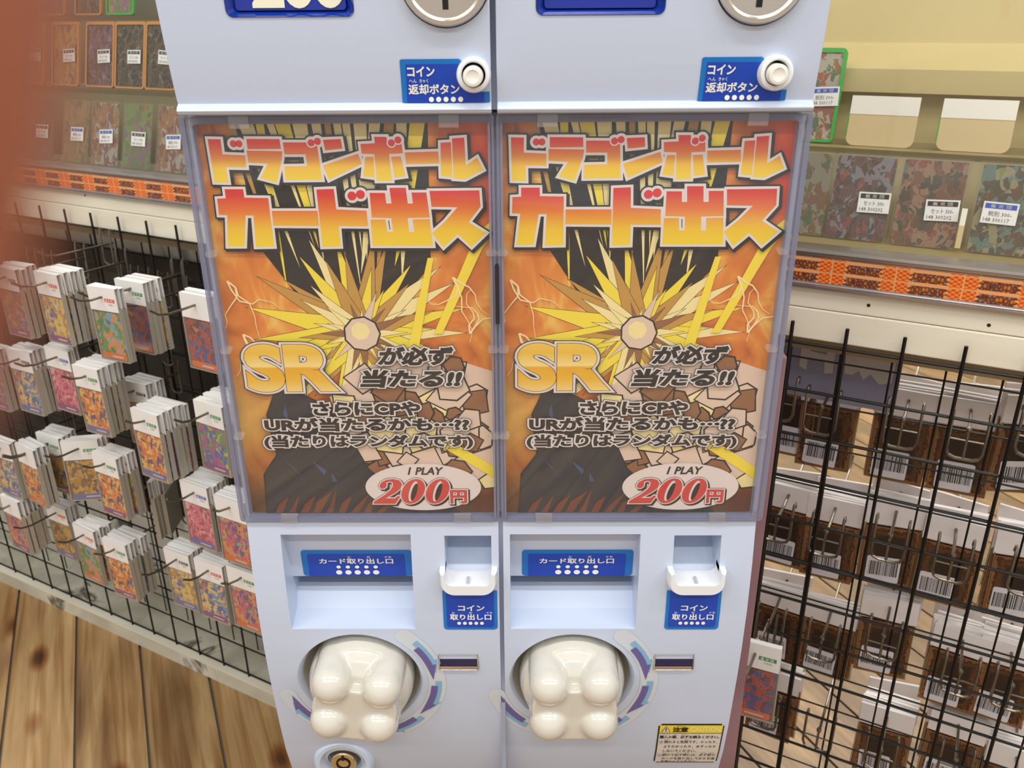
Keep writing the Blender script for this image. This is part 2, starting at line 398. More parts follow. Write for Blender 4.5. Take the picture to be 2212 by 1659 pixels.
for u in (0, 1):
    x0 = UX[u]; x1 = x0 + UW; du = PU * u; dl = PL * u
    # ---- upper coin panel
    prof = [(.055, 1.0915), (-.0125, 1.0915), (-.0150, 1.0925), (-.0162, 1.0945), (-.0150, 1.0966), (-.0120, 1.0985)]
    zz = [1.105, 1.12, 1.14, 1.16, 1.18, 1.2, 1.25, 1.32]
    prof += [(yu(z) + .002 * max(0, 1 - (z - 1.0985) / .03), z) for z in zz] + [(.055, 1.32)]
    mb = MB(); mb.extr(prof[::-1], x0, x1)
    pan = part(mb, 'coin_panel', SHELL)
    c = MB(); c.lathe([(.0272, -.06), (.0272, -.0125)], CU[0] + du, CU[1], 64)
    c.prism(rrect(-.1595 + du, 1.1488, -.0828 + du, 1.24, .004), -.08, -.012)
    c.lathe([(.0075, -.06), (.0075, .01)], -.0123 + du, 1.1155, 32)
    cut(pan, c); shade(pan.data, 30); bev(pan, .0014)
    # price display window
    mb = MB(); rr = rrect(-.1595 + du, 1.1488, -.0828 + du, 1.24, .004); ri = rrect(-.1545 + du, 1.1525, -.088 + du, 1.236, .002)
    n_ = len(rr)
    mb.add([(x, yu(z) - .0006, z) for x, z in rr] + [(x, yu(z) + .006, z) for x, z in ri], [(k, (k + 1) % n_, n_ + (k + 1) % n_, n_ + k) for k in range(n_)])
    dw = part(mb, 'price_display', pm('blue_bezel', (18, 48, 140), .12, coat=.5), 40, label='deep blue recessed price window')
    mb = MB(); mb.prism(ri, -.018, -.014)
    o = mb.build('screen', pm('blue_screen', (10, 40, 150), .15, coat=.5), dw)
    if u == 0:
        mb = MB(); text(mb, '200', -.1440, 1.1535, -.0875, 1.185, -.0186, .045, res=6)
        mb.build('digits', pm('cream_digit', (232, 230, 205), .4), dw)
    # chrome coin slot plate
    mb = MB(); cx = CU[0] + du; cz = CU[1]
    cp = MB(); cp.lathe([(.0264, .012), (.0264, -.0015), (.0250, -.0042), (.0228, -.0042), (.0214, -.0022), (.0, -.0016)], 0, 0, 64, cap=False)
    M = Matrix.Translation((cx, yu(cz) , cz)) @ Matrix.Rotation(R(7), 4, 'X'); mb.merge(cp, M)
    pl = part(mb, 'coin_slot_plate', STEEL, 35, label='round chrome coin slot plate')
    mb = MB(); cp = MB(); cp.box(-.0017, .0017, -.003, .004, -.0166, .017); mb.merge(cp, M); mb.build('coin_slot', DARK, pl)
    # blue coin return label
    e = .0003
    ol = [(-.0577, 1.1238), (-.0565, 1.1245), (-.0212, 1.1245), (-.0200, 1.1235), (-.0190, 1.1215), (-.0190, 1.1100), (-.0110, 1.1050), (-.0028, 1.1050), (-.0028, 1.0985), (-.0578, 1.0985)]
    il = [(-.0542, 1.1215), (-.0195, 1.1215), (-.0195, 1.1100), (-.0110, 1.1045), (-.0062, 1.1045), (-.0062, 1.0985), (-.0548, 1.0985)]
    surf = lambda z: yu(z) + .002 * max(0, 1 - (z - 1.0985) / .03)
    mb = MB()
    surf_poly(mb, [(x + du, z) for x, z in ol], surf, e, 0)
    surf_poly(mb, [(x + du, z) for x, z in il], surf, e * 1.6, 1)
    lb = part(mb, 'coin_return_label', [BLUE1, BLUE2], label='blue coin return label')
    mb = MB()
    text(mb, 'コイン', -.0535 + du, 1.1142, -.0365 + du, 1.1203, -e * 2.4, .035, surf=surf)
    text(mb, 'へん', -.0527 + du, 1.1106, -.0480 + du, 1.1128, -e * 2.4, .01, surf=surf)
    text(mb, 'きゃく', -.0462 + du, 1.1106, -.0408 + du, 1.1128, -e * 2.4, .01, surf=surf)
    text(mb, '返却ボタン', -.0535 + du, 1.1035, -.0215 + du, 1.1098, -e * 2.4, .03, surf=surf)
    for k in range(5):
        zz_ = 1.1005; mb.flat([(x, surf(z) - e * 2.4, z) for x, z in []] or circle(-.0395 + .0046 * k + du, zz_, .0016, 14), surf(zz_) - e * 2.4 - .0001)
    mb.build('lettering', INKW, lb)
    # coin return button
    mb = MB(); bx, bz = -.0123 + du, 1.1153; by = yu(bz)
    mb.lathe([(.0107, .003), (.0106, -.004), (.0098, -.0058), (.0084, -.0062), (.0074, -.0052), (.0073, .006)], bx, bz, 40, cy=by, cap=False)
    bt = part(mb, 'coin_return_button', WHITE, 35)
    mb = MB(); mb.lathe([(.0062, .006), (.0062, -.0095), (.0056, -.0105), (.0040, -.0108), (.0034, -.0104), (0.0001, -.0104)], bx - .0002, bz - .0006, 36, cy=by, cap=False)
    mb.build('button_cap', pm('cream_button', (232, 230, 220), .35), bt, 35)
    # ---- poster window: clear frame with its thin pane
    fx0, fx1 = (-.2045, -.0008) if u == 0 else (.0008, .2045)
    px0, px1 = (-.1963, -.0026) if u == 0 else (.0030, .1961)
    mb = MB(); y0, y1 = -.0045, .0048
    ro = rrect(fx0, .7842, fx1, 1.0912, .003); ri = rrect(px0, .7878, px1, 1.0852, .002); n_ = len(ro)
    for ya, yb, A, B in ((y0, y0, ro, ri), (y0, y1, ri, ri), (y1, y0, ro, ro)):
        k0 = len(mb.v)
        mb.add([(x, ya, z) for x, z in A] + [(x, yb, z) for x, z in B], [(k, (k + 1) % n_, n_ + (k + 1) % n_, n_ + k) for k in range(n_)])
    fr = part(mb, 'window_frame', FRAMEP, label='clear plastic poster window frame')
    mb = MB(); mb.box(px0 - .001, px1 + .001, -.0020, -.0014, .7872, 1.0858); mb.build('clear_pane', PANE, fr)
    mb = MB()
    for s_ in (0, 1):                                # raised ribs along the frame
        xr = fx0 + .0032 if s_ == 0 else fx1 - .0032
        mb.box(xr - .0008, xr + .0008, y0 - .0012, y0, .7855, 1.0895)
    mb.box(fx0 + .004, fx1 - .004, y0 - .0012, y0, .7852, .7862); mb.box(fx0 + .004, fx1 - .004, y0 - .0012, y0, 1.0888, 1.0898)
    mb.build('rib', FRAMEP, fr)
    for zc in (1.000, .929, .860):
        for s_ in (0, 1):
            mb = MB(); xa, xb = (px0 - .003, px0 + .005) if s_ == 0 else (px1 - .005, px1 + .003)
            mb.prism(rrect(xa, zc - .0022, xb, zc + .0022, .002), -.0075, -.0022); o = mb.build('side_clip', CLIPP, fr)
    for xf in (.16, .86):
        mb = MB(); xa = px0 + xf * (px1 - px0); mb.box(xa - .0065, xa + .0065, -.0065, -.0022, .7850, .7905); mb.build('bottom_clip', CLIPP, fr)
        mb = MB(); mb.box(xa - .0065, xa + .0065, -.0065, -.0022, 1.0825, 1.0905); mb.build('top_clip', CLIPP, fr)
    mb = MB(); xa = px0 + (.22 if u == 0 else .62) * (px1 - px0); mb.box(xa - .007, xa + .012, .0012, .0055, .7853, .7868)
    mb.box(px0 + .045, px0 + .085, .0012, .0055, 1.0868, 1.0888)
    mb.build('latch_slot', DARK, fr)
    # ---- lower dispenser panel
    zs = [.45, .47, .49, .51, .53, .55, .566, .583, .60, .615, .63, .645, .66, .68, .70, .72, .745, .77, .783]
    prof = [(yl(z), z) for z in zs] + [(.001, .7842), (.075, .7842), (.075, .45)]
    mb = MB(); mb.extr(prof[::-1], x0, x1)
    dp = part(mb, 'dispenser_panel', SHELL)
    c = MB(); c.extr(CARD, -.1748 + dl, -.0715 + dl)
    cc = MB(); cc.extr(COIN, -.0448 + dl, -.0076 + dl)
    kd = MB(); yk = yl(KZ)
    kd.lathe([(.0545, -.03), (.0540, yk - .0005), (.0530, yk + .0010), (KR, yk + .0035), (.050, .012), (.044, .020), (.02, .022)], KX + dl, KZ, 72)
    lk = MB(); lk.lathe([(.0155, -.04), (.0155, .035)], -.149 + dl, .5135, 48)
    if u == 0:
        for q in (c, cc, kd, lk): cut(dp, q)
    else:
        for q in (c, cc, kd): cut(dp, q)
    shade(dp.data, 28); bev(dp, .0012)
    # card outlet label on the slanted plate inside the recess
    def ys(z): return interp(z, [.7195, .7475], [.014, .012])
    mb = MB(); e = .0004
    for poly, mi, ee in ((rrect(-.1652 + dl, .7200, -.0738 + dl, .7467, .003), 0, e), ([(-.1602 + dl, .7200), (-.0800 + dl, .7200), (-.0800 + dl, .7415), (-.0812 + dl, .7427), (-.1590 + dl, .7427), (-.1602 + dl, .7415)], 1, e * 1.6)):
        mb.add([(x, ys(z) - ee, z) for x, z in poly], [tuple(range(len(poly)))], mi)
    lb = part(mb, 'card_outlet_label', [BLUE1, BLUE2], label='blue card outlet label')
    mb = MB(); sf = lambda z: ys(z) - e * 2.4
    text(mb, 'カード取り出し口', -.1508 + dl, .7330, -.0895 + dl, .7385, 0, .03, surf=sf)
    text(mb, 'と', -.1268 + dl, .7389, -.1243 + dl, .7409, 0, .02, surf=sf)
    text(mb, 'だ', -.1110 + dl, .7389, -.1082 + dl, .7409, 0, .02, surf=sf)
    text(mb, 'ぐち', -.0962 + dl, .7389, -.0908 + dl, .7409, 0, .02, surf=sf)
    for k in range(5):
        for zc, ra in ((.7298, .0018), (.7242, .0026)):
            mb.flat(circle(-.1352 + .0077 * k + dl, zc, ra, 18, ra * .85), sf(zc) - .0002)
    mb.build('lettering', INKW, lb)
    mb = MB(); mb.box(-.166 + dl, -.0735 + dl, .028, .030, .7155, .7195); mb.box(-.160 + dl, -.080 + dl, .020, .028, .7155, .7165)
    part(mb, 'card_slot', pm('slot_grey', (134, 134, 122), .5), label='grey card slot flap')
    # coin tray lip
    mb = MB()
    def U(xa, xb, zt, zb, r): return [(xa, zt)] + [(xa + r - r * math.cos(R(a)), zb + r - r * math.sin(R(a))) for a in range(0, 91, 15)] + [(xb - r + r * math.sin(R(a)), zb + r - r * math.cos(R(a))) for a in range(0, 91, 15)] + [(xb, zt)]
    oa = U(-.0490 + dl, -.0032 + dl, .7430, .7215, .0105); ia = U(-.0448 + dl, -.0076 + dl, .7430, .7318, .006); n_ = len(oa)
    ya, yb = -.0170, .004
    mb.add([(x, yb, z) for x, z in oa] + [(x, ya + .0042, z) for x, z in oa] + [(x + (.0016 if k < n_ / 2 else -.0016), ya, z + (.0016 if 0 < k < n_ - 1 else -.001)) for k, (x, z) in enumerate(oa)] + [(x, ya, z) for x, z in ia] + [(x, yb, z) for x, z in ia],
           [(r_ * n_ + k, (r_ + 1) * n_ + k, (r_ + 1) * n_ + k + 1, r_ * n_ + k + 1) for r_ in range(4) for k in range(n_ - 1)] + [tuple(r_ * n_ for r_ in range(5)), tuple(r_ * n_ + n_ - 1 for r_ in range(4, -1, -1))])
    tr = part(mb, 'coin_tray', WHITE, 35)
    mb = MB(); mb.box(-.0275 + dl, -.0255 + dl, -.014, -.006, .7295, .7335); mb.box(-.0448 + dl, -.0076 + dl, -.0145, .004, .7285, .7300)
    mb.build('tray_floor', pm('tray_grey', (176, 184, 196), .4), tr)
    mb = MB(); mb.box(-.0395 + dl, -.0078 + dl, .026, .0335, .761, .7702); mb.box(-.0447 + dl, -.0395 + dl, .030, .0338, .762, .7702, 1)
    mb.build('coin_chute', [WHITE, DARK], tr, bevel=.001)
    # coin outlet label
    ol = [(-.0480, .7205), (-.0480, .6842), (-.0474, .6823), (-.0455, .6812), (-.0060, .6812), (-.0041, .6823), (-.0035, .6842), (-.0035, .7205)]
    il = [(-.0452, .7205), (-.0452, .6862), (-.0438, .6840), (-.0077, .6840), (-.0063, .6862), (-.0063, .7205)]
    mb = MB()
    surf_poly(mb, [(x + dl, z) for x, z in ol], yl, e, 0); surf_poly(mb, [(x + dl, z) for x, z in il], yl, e * 1.8, 1)
    lb = part(mb, 'coin_outlet_label', [BLUE1, BLUE2], label='blue coin outlet label')
    sf = lambda z: yl(z) - e * 2.8
    mb = MB()
    text(mb, 'コイン', -.0358 + dl, .7012, -.0140 + dl, .7068, 0, .035, surf=sf)
    for tx, xa, xb in (('と', -.0408, -.0383), ('だ', -.0268, -.0243), ('ぐち', -.0122, -.0078)): text(mb, tx, xa + dl, .6984, xb + dl, .7003, 0, .015, surf=sf)
    text(mb, '取り出し口', -.0425 + dl, .6918, -.0085 + dl, .6980, 0, .03, surf=sf)
    for k in range(5): mb.flat(circle(-.0352 + .0047 * k + dl, .6885, .0016, 14), sf(.6885) - .0001)
    mb.build('lettering', INKW, lb)
    # satin dish round the knob
    mb = MB(); mb.lathe([(KR + .0002, yk + .0040), (.0498, .0112), (.0437, .0194), (.02, .0212), (.001, .0212)], KX + dl, KZ, 72, cap=False)
    part(mb, 'knob_dish', DISH, 40, label='satin grey knob dish')
    # four-lobed knob
    mb = MB(); rot = R(-7) if u == 0 else 0
    kk = MB()
    kk.lathe([(.0440, .020), (.0455, .006), (.0448, -.003), (.0420, -.0120), (.036, -.0195), (.026, -.0250), (.0, -.0280)], 0, 0, 64)
    for sx in (-1, 1):
        for zb in (-.0165, .0215):
            pr = [(.0170, .012), (.0166, -.024), (.0163, -.030)] + [(.0163 * math.cos(R(a)), -.030 - .0158 * math.sin(R(a))) for a in range(12, 90, 12)] + [(.0, -.0458)]
            kk.lathe(pr, sx * .0208, zb, 32)
    kk.prism(rrect(-.0352, -.0325, .0352, .0190, .019, 8), -.0355, .01)
    Mr = Matrix.Translation((KX + dl + .0005, 0, KZ)) @ Matrix.Rotation(-rot, 4, 'Y'); mb.merge(kk, Mr)
    kn = part(mb, 'knob', PEARL, label='pearly white four-lobed turning knob')
    rm = kn.modifiers.new('fuse', 'REMESH'); rm.mode = 'VOXEL'; rm.voxel_size = .0011; rm.use_smooth_shade = True
    sm = kn.modifiers.new('soften', 'SMOOTH'); sm.iterations = 7; sm.factor = .5
    # turn arrow sticker: a pale band with purple and light blue arrows
    def ring(a0, a1, r0, r1, n=28): return [(KX + dl + r0 * math.cos(R(a0 + (a1 - a0) * k / n)), KZ + r0 * math.sin(R(a0 + (a1 - a0) * k / n))) for k in range(n + 1)] + [(KX + dl + r1 * math.cos(R(a1 + (a0 - a1) * k / n)), KZ + r1 * math.sin(R(a1 + (a0 - a1) * k / n))) for k in range(n + 1)]
    def quads(mb, a0, a1, r0, r1, ee, mi, n=24):
        q0 = [(KX + dl + r * math.cos(R(a0 + (a1 - a0) * k / n)), KZ + r * math.sin(R(a0 + (a1 - a0) * k / n))) for r in (r0, r1) for k in range(n + 1)]
        mb.add([(x, yl(z) - ee, z) for x, z in q0], [(k, k + 1, n + 2 + k, n + 1 + k) for k in range(n)], mi)
    def arrow(mb, a0, a1, ah, r0, r1, ee, mi):
        quads(mb, a0, a1, r0, r1, ee, mi, 8); rc = (r0 + r1) / 2; hw = (r1 - r0) * 1.05
        p = [(KX + dl + r * math.cos(R(a)), KZ + r * math.sin(R(a))) for r, a in ((rc - hw * .45, a1), (rc + hw, a1), (rc - hw * .1, ah))]
        mb.add([(x, yl(z) - ee, z) for x, z in p], [(0, 1, 2)], mi)
    mb = MB(); quads(mb, 52, -166, .0590, .0738, .0004, 0, 60)
    for a, rr_ in ((52, 1), (-166, 1)):
        cx_, cz_ = KX + dl + .0664 * math.cos(R(a)), KZ + .0664 * math.sin(R(a))
        pc = circle(cx_, cz_, .0074, 20); mb.add([(x, yl(z) - .0003, z) for x, z in pc], [tuple(range(20))], 0)
    for a0 in (38, -4, -46, -88, -130):
        arrow(mb, a0 + 5, a0 - 16, a0 - 28, .0648, .0702, .0007, 2)
        arrow(mb, a0, a0 - 20, a0 - 35, .0612, .0668, .0009, 1)
    part(mb, 'turn_arrow_sticker', [pm('pale_sticker', (206, 214, 222), .3), pm('arrow_purple', (106, 96, 158), .4), pm('arrow_blue', (132, 182, 216), .4)], label='pale curved sticker with purple arrows')
    # small chrome inset, reflection of the blue label painted in as navy
    mb = MB(); xa, xb, za, zb = -.0545 + dl, -.0200 + dl, .6365, .6552; ya = yl(.645)
    ro = rrect(xa, za, xb, zb, .0012, 2); ri = rrect(xa + .0014, za + .0014, xb - .0014, zb - .0014, .0008, 2); n_ = len(ro)
    mb.add([(x, ya - .0004, z) for x, z in ro] + [(x, ya - .0016, z) for x, z in ri] + [(x, ya - .0002, z) for x, z in ri], [(r_ * n_ + k, r_ * n_ + (k + 1) % n_, (r_ + 1) * n_ + (k + 1) % n_, (r_ + 1) * n_ + k) for r_ in (0, 1) for k in range(n_)])
    cw = part(mb, 'chrome_inset', CHROME, label='small chrome inset with a painted navy reflection')
    mb = MB(); mb.flat(ri, ya - .0003, 0); mb.add([(xa + .0016, ya - .0006, za + .0042), (xb - .0016, ya - .0006, za + .0042), (xb - .0016, ya - .0012, za + .0016), (xa + .0016, ya - .0012, za + .0016)], [(0, 1, 2, 3)], 1)
    mb.build('inset_face', [pm('navy_reflection', (20, 28, 78), .12, coat=.6), CHROME], cw)
# centre seam strip with the little latch slot
mb = MB(); mb.box(-.0019, .0019, -.0065, .03, 1.0935, 1.32); st0 = MB(); st0.box(-.0019, .0019, -.0005, .03, .46, .785); part(st0, 'centre_seam', pm('seam_grey', (160, 168, 190), .4))
st = part(mb, 'centre_seam', pm('seam_grey', (160, 168, 190), .4), label='blue grey seam strip')
mb = MB(); mb.prism(rrect(-.0014, .948, .0014, .992, .0014), -.0062, -.004); mb.build('latch', pm('latch_black', (36, 36, 46), .15, coat=.5), st)
# key lock, lower left
mb = MB(); lx, lz = -.149, .5135; ly = yl(lz)
mb.lathe([(.0290, .006), (.0275, -.0045), (.0250, -.0070), (.0215, -.0070), (.0170, -.0010), (.0158, .012)], lx, lz, 56, cap=False, cy=ly)
lk = part(mb, 'key_lock', SHELL, 40)
mb = MB(); mb.lathe([(.0150, .022), (.0150, .008), (.0120, .006), (.0118, -.004), (.0108, -.005), (.0066, -.005), (.0064, -.003), (.0052, -.003), (.0050, -.005), (.0, -.005)], lx, lz, 48, cap=False, cy=ly)
cy_ = mb.build('lock_cylinder', pm('gold_metal', (206, 194, 164), .2, 1), lk, 35)
mb = MB(); mb.lathe([(.0068, -.0056), (.0050, -.0056)], lx, lz, 32, cap=False, cy=ly); mb.box(lx - .0012, lx + .0012, ly - .0057, ly - .0050, lz + .0040, lz + .0092); mb.build('keyhole', DARK, cy_)
# caution sticker, lower right
mb = MB(); x0, x1, z0, z1 = .1383, .1970, .5090, .5680
def strip(mb, xa, xb, za, zb, ee, mi, n=6):
    for k in range(n):
        a, b = za + (zb - za) * k / n, za + (zb - za) * (k + 1) / n
        mb.add([(xa, yl(a) - ee, a), (xb, yl(a) - ee, a), (xb, yl(b) - ee, b), (xa, yl(b) - ee, b)], [(0, 1, 2, 3)], mi)
pc = rrect(x0, z0, x1, z1, .0025, 4); ctr = ((x0 + x1) / 2, (z0 + z1) / 2)
strip(mb, x0 + .0025, x1 - .0025, z0, z1, .0003, 0, 12); strip(mb, x0, x1, z0 + .0025, z1 - .0025, .0003, 0, 12)
strip(mb, x0 + .0013, x1 - .0013, z0 + .0018, .5548, .0006, 1, 10); strip(mb, x0 + .0013, x1 - .0013, .5556, z1 - .0016, .0006, 2, 4)
cs = part(mb, 'caution_sticker', [INKK, pm('sticker_cream', (214, 208, 198), .4), pm('sticker_yellow', (234, 214, 50), .4)], label='yellow and cream caution sticker')
sf = lambda z: yl(z) - .0008
mb = MB()
tri = [(x0 + .0028, .5572), (x0 + .0112, .5572), (x0 + .0070, .5655)]; tr2 = [(x0 + .0036, .5576), (x0 + .0104, .5576), (x0 + .0070, .5646)]
mb.add([(x, sf(z), z) for x, z in tri], [(0, 1, 2)], 0); mb.add([(x, sf(z) - .0001, z) for x, z in tr2], [(0, 1, 2)], 1)
text(mb, '!', x0 + .0064, .5585, x0 + .0076, .5628, -.0003, .05, surf=sf)
text(mb, '注意', x0 + .0130, .5570, x0 + .0268, .5640, 0, .05, surf=sf); text(mb, 'ちゅうい', x0 + .0165, .5644, x0 + .0245, .5658, 0, .01, surf=sf)
text(mb, 'CAUTION', x0 + .0286, .5575, x1 - .0030, .5648, 0, .03, mi=2, surf=sf)
rows = [('購入の際、必ずお読みください。', .0022, .0560, .5478, .5522, .03), ('倒れると危険です。のったり、', .0068, .0552, .5408, .5450, .012), ('よりかかったり、ゆすったり', .0068, .0542, .5342, .5382, .012), ('しないでください。', .0068, .0370, .5276, .5316, .012),
        ('続けて出す時には、必ず前の', .0068, .0555, .5208, .5250, .012), ('カードを取り出してからお金', .0068, .0560, .5146, .5188, .012), ('を投入してください。', .0068, .0400, .5108, .5140, .012)]
for tx, xa, xb, za, zb, bd in rows: text(mb, tx, x0 + xa, za, x0 + xb, zb, 0, bd, res=1, surf=sf)
for tx, xa, xb, za in (('こうにゅう', .0025, .0108, .5526), ('さい', .0150, .0185, .5526), ('かなら', .0212, .0262, .5526), ('よ', .0362, .0378, .5526), ('たお', .0070, .0105, .5454), ('きけん', .0250, .0300, .5454), ('つづ', .0072, .0108, .5253), ('だ', .0204, .0222, .5253), ('とき', .0275, .0310, .5253), ('かなら', .0420, .0462, .5253), ('まえ', .0500, .0535, .5253)):
    text(mb, tx, x0 + xa, za, x0 + xb, za + .0013, 0, .005, res=1, surf=sf)
for zc in (.5430, .5230): mb.flat(circle(x0 + .0042, zc, .0017, 14), sf(zc) - .0002, 3)
mb.build('lettering', [INKK, INKC, pm('pale_yellow_ink', (240, 232, 160), .4), pm('lilac_ink', (150, 146, 176), .4)], cs)

# ================================================================== printed posters in the two windows
FIRE = None
def fire_material():
    m, n, l, out = newmat('fire_print')
    mp = coords(n, l, (22, 1, 16)); x = n.new('ShaderNodeTexNoise'); x.inputs['Scale'].default_value = 1; x.inputs['Detail'].default_value = 3; x.inputs['Distortion'].default_value = 1.5
    l.new(mp.outputs[0], x.inputs['Vector'])
    r = ramp(n, [(.3, (150, 78, 30)), (.42, (206, 112, 38)), (.55, (226, 138, 52)), (.66, (238, 190, 90)), (.78, (248, 232, 180))]); l.new(x.outputs['Fac'], r.inputs[0])
    t = n.new('ShaderNodeTexCoord'); s = n.new('ShaderNodeSeparateXYZ'); l.new(t.outputs['Generated'], s.inputs[0])
    def mix(a, c, f, name):
        q = n.new('ShaderNodeMix'); q.data_type = 'RGBA'; l.new(f, q.inputs[0]); l.new(a, q.inputs[6]); q.inputs[7].default_value = srgb(*c); return q.outputs[2]
    def rng(v, a, b, c=0, d=1):
        q = n.new('ShaderNodeMapRange'); q.inputs[1].default_value = a; q.inputs[2].default_value = b; q.inputs[3].default_value = c; q.inputs[4].default_value = d; l.new(v, q.inputs[0]); return q.outputs[0]
    def mul(a, b):
        q = n.new('ShaderNodeMath'); q.operation = 'MULTIPLY'; l.new(a, q.inputs[0]); l.new(b, q.inputs[1]); return q.outputs[0]
    c = r.outputs[0]
    c = mix(c, (222, 62, 24), mul(rng(s.outputs[0], .8, 1, 0, .95), rng(s.outputs[2], .72, .82)), 'red corner')
    c = mix(c, (214, 62, 40), mul(rng(s.outputs[0], .8, .95), rng(s.outputs[2], .12, .04)), 'red foot')
    c = mix(c, (64, 46, 28), rng(s.outputs[2], .22, .05, 0, .9), 'dark foot')
    c = mix(c, (206, 170, 84), mul(rng(s.outputs[0], .3, 0, 0, .8), mul(rng(s.outputs[2], .45, .32), rng(s.outputs[2], .14, .24))), 'gold side')
    b = n.new('ShaderNodeBsdfPrincipled'); b.inputs['Roughness'].default_value = .45; l.new(c, b.inputs[0]); l.new(b.outputs[0], out.inputs[0]); return m
PW, PH = .1931, .2970
C_ = dict(k=0, cream=1, amber=2, yel=3, tan=4, navy=5, maroon=6, peach=7, spark=8, blue=9)
ARTM = [INKK, pm('print_cream', (246, 228, 160), .45), pm('print_amber', (196, 148, 66), .45), pm('print_yellow', (246, 222, 62), .45), pm('print_tan', (146, 100, 66), .45), pm('print_navy', (36, 42, 52), .45),
        pm('print_maroon', (112, 58, 38), .45), pm('print_peach', (226, 200, 178), .45), pm('print_spark', (250, 226, 170), .45), pm('print_slate', (58, 80, 118), .45)]
def make_poster():
    root = empty('price_poster', (0, 0, 0))
    mb = MB(); mb.box(0, PW, 0, .0006, 0, PH); sh = mb.build('printed_sheet', fire_material(), root)
    art = MB(); rr = random.Random(21); lay = [0]
    def shard(p, c, edge=.0):
        if edge:
            cx = sum(a for a, b in p) / len(p); cz = sum(b for a, b in p) / len(p)
            big = []
            for a, b in p:
                d = math.hypot(a - cx, b - cz) or 1; big.append((a + (a - cx) / d * edge * 1.6, b + (b - cz) / d * edge * 1.6))
            shard(big, 'k')
        q = clip_poly(p, .0002, .0002, PW - .0002, PH - .0002)
        if not q: return
        lay[0] += 1; art.flat(q, -.00002 - lay[0] * 3e-6, C_[c])
    # tall flame tongues behind the title
    shard([(.022, PH), (.152, PH), (.150, .20), (.118, .165), (.06, .17), (.034, .21)], 'k')
    x = .020
    while x < .150:
        w_ = rr.uniform(.004, .010); zb = rr.uniform(.175, .225); sk = rr.uniform(-.016, .016) + (.085 - x) * .28
        shard([(x, PH), (x + w_, PH), (x + w_ * .55 + sk * .6, zb + .03), (x + sk, zb)], rr.choice(['cream', 'cream', 'amber', 'amber', 'yel', 'cream']))
        x += w_ + rr.uniform(.0006, .0028)
    # an energy burst in the middle: wedges all round one point
    cx, cz = .098, .150
    for ring_, (n, l0, l1, ee) in enumerate(((26, .058, .088, .0011), (22, .034, .062, .0009), (16, .018, .036, .0007))):
        for k in range(n):
            a = 2 * math.pi * (k + rr.uniform(-.3, .3)) / n; L = rr.uniform(l0, l1); wv = L * .12
            px, pz = -math.sin(a), math.cos(a); ox, oz = cx + math.cos(a) * L * .12, cz + math.sin(a) * L * .12
            cc = [['yel', 'cream', 'amber'], ['cream', 'amber', 'yel', 'cream'], ['peach', 'cream', 'tan']][ring_]
            shard([(ox + px * wv, oz + pz * wv), (cx + math.cos(a) * L, cz + math.sin(a) * L), (ox - px * wv, oz - pz * wv)], rr.choice(cc), ee)
    shard(circle(cx, cz, .0125, 9), 'peach', .0008); shard(circle(cx - .001, cz + .002, .007, 7), 'cream')
    # pale faceted rocks, lower middle and right
    shard([(.070, .100), (.10, .125), (.15, .135), (PW, .120), (PW, .030), (.13, .016), (.09, .036)], 'peach')
    for k in range(64):
        gx = rr.uniform(.078, .190); gz = rr.uniform(.020, .122) + (gx - .13) * .12
        n = rr.randint(4, 6); r_ = rr.uniform(.006, .017); a0 = rr.uniform(0, 6.28)
        shard([(gx + r_ * math.cos(a0 + 6.28 * j / n) * rr.uniform(.7, 1.2), gz + r_ * math.sin(a0 + 6.28 * j / n) * rr.uniform(.7, 1.2)) for j in range(n)], rr.choice(['peach', 'peach', 'tan', 'cream', 'tan', 'peach']), .0009)
    # dark crags, lower left
    shard([(.012, 0), (.014, .035), (.026, .052), (.022, .085), (.030, .104), (.052, .101), (.075, .088), (.084, .062), (.094, .040), (.115, .020), (.150, .012), (.165, 0)], 'navy', .0008)
    for p in ([(.030, .048), (.034, .044), (.046, .028)], [(.052, .046), (.060, .034), (.062, .038)], [(.066, .036), (.066, .028), (.070, .028)], [(.034, .086), (.038, .078), (.036, .094)], [(.112, .010), (.118, .004), (.114, .013)]): shard(p, 'blue')
    for k in range(9):
        xx = .018 + k * .010; shard([(xx, .0), (xx + .006, .0), (xx + .012 + rr.uniform(-.004, .006), rr.uniform(.010, .022)), (xx + .004, rr.uniform(.004, .010))], 'maroon', .0006)
    # yellow streaks and pale lightning
    shard([(.150, .150), (.156, .150), (.186, .212), (PW, .222), (PW, .232), (.182, .222)], 'yel'); shard([(.150, .060), (PW, .030), (PW, .040), (.156, .066)], 'yel')
    shard([(.128, .128), (.136, .126), (.152, .206), (.148, .206)], 'yel')
    for (sx, sz, ang, L) in ((.006, .190, -1.2, .045), (.012, .150, -.9, .040), (.165, .192, -.7, .045), (.176, .150, 1.2, .04), (.008, .215, .8, .03)):
        for br in range(3):
            px, pz, a = sx, sz, ang + rr.uniform(-.5, .5)
            for j in range(6):
                l_ = L / 6 * rr.uniform(.7, 1.3); nx, nz_ = px + l_ * math.cos(a), pz + l_ * math.sin(a); wv = .0007 * (1 - j / 7)
                ux, uz = -math.sin(a) * wv, math.cos(a) * wv
                shard([(px + ux, pz + uz), (nx + ux * .8, nz_ + uz * .8), (nx - ux * .8, nz_ - uz * .8), (px - ux, pz - uz)], 'spark'); px, pz = nx, nz_; a += rr.uniform(-.9, .9)
    art.build('burst_artwork', ARTM, root)
    y = -.0024
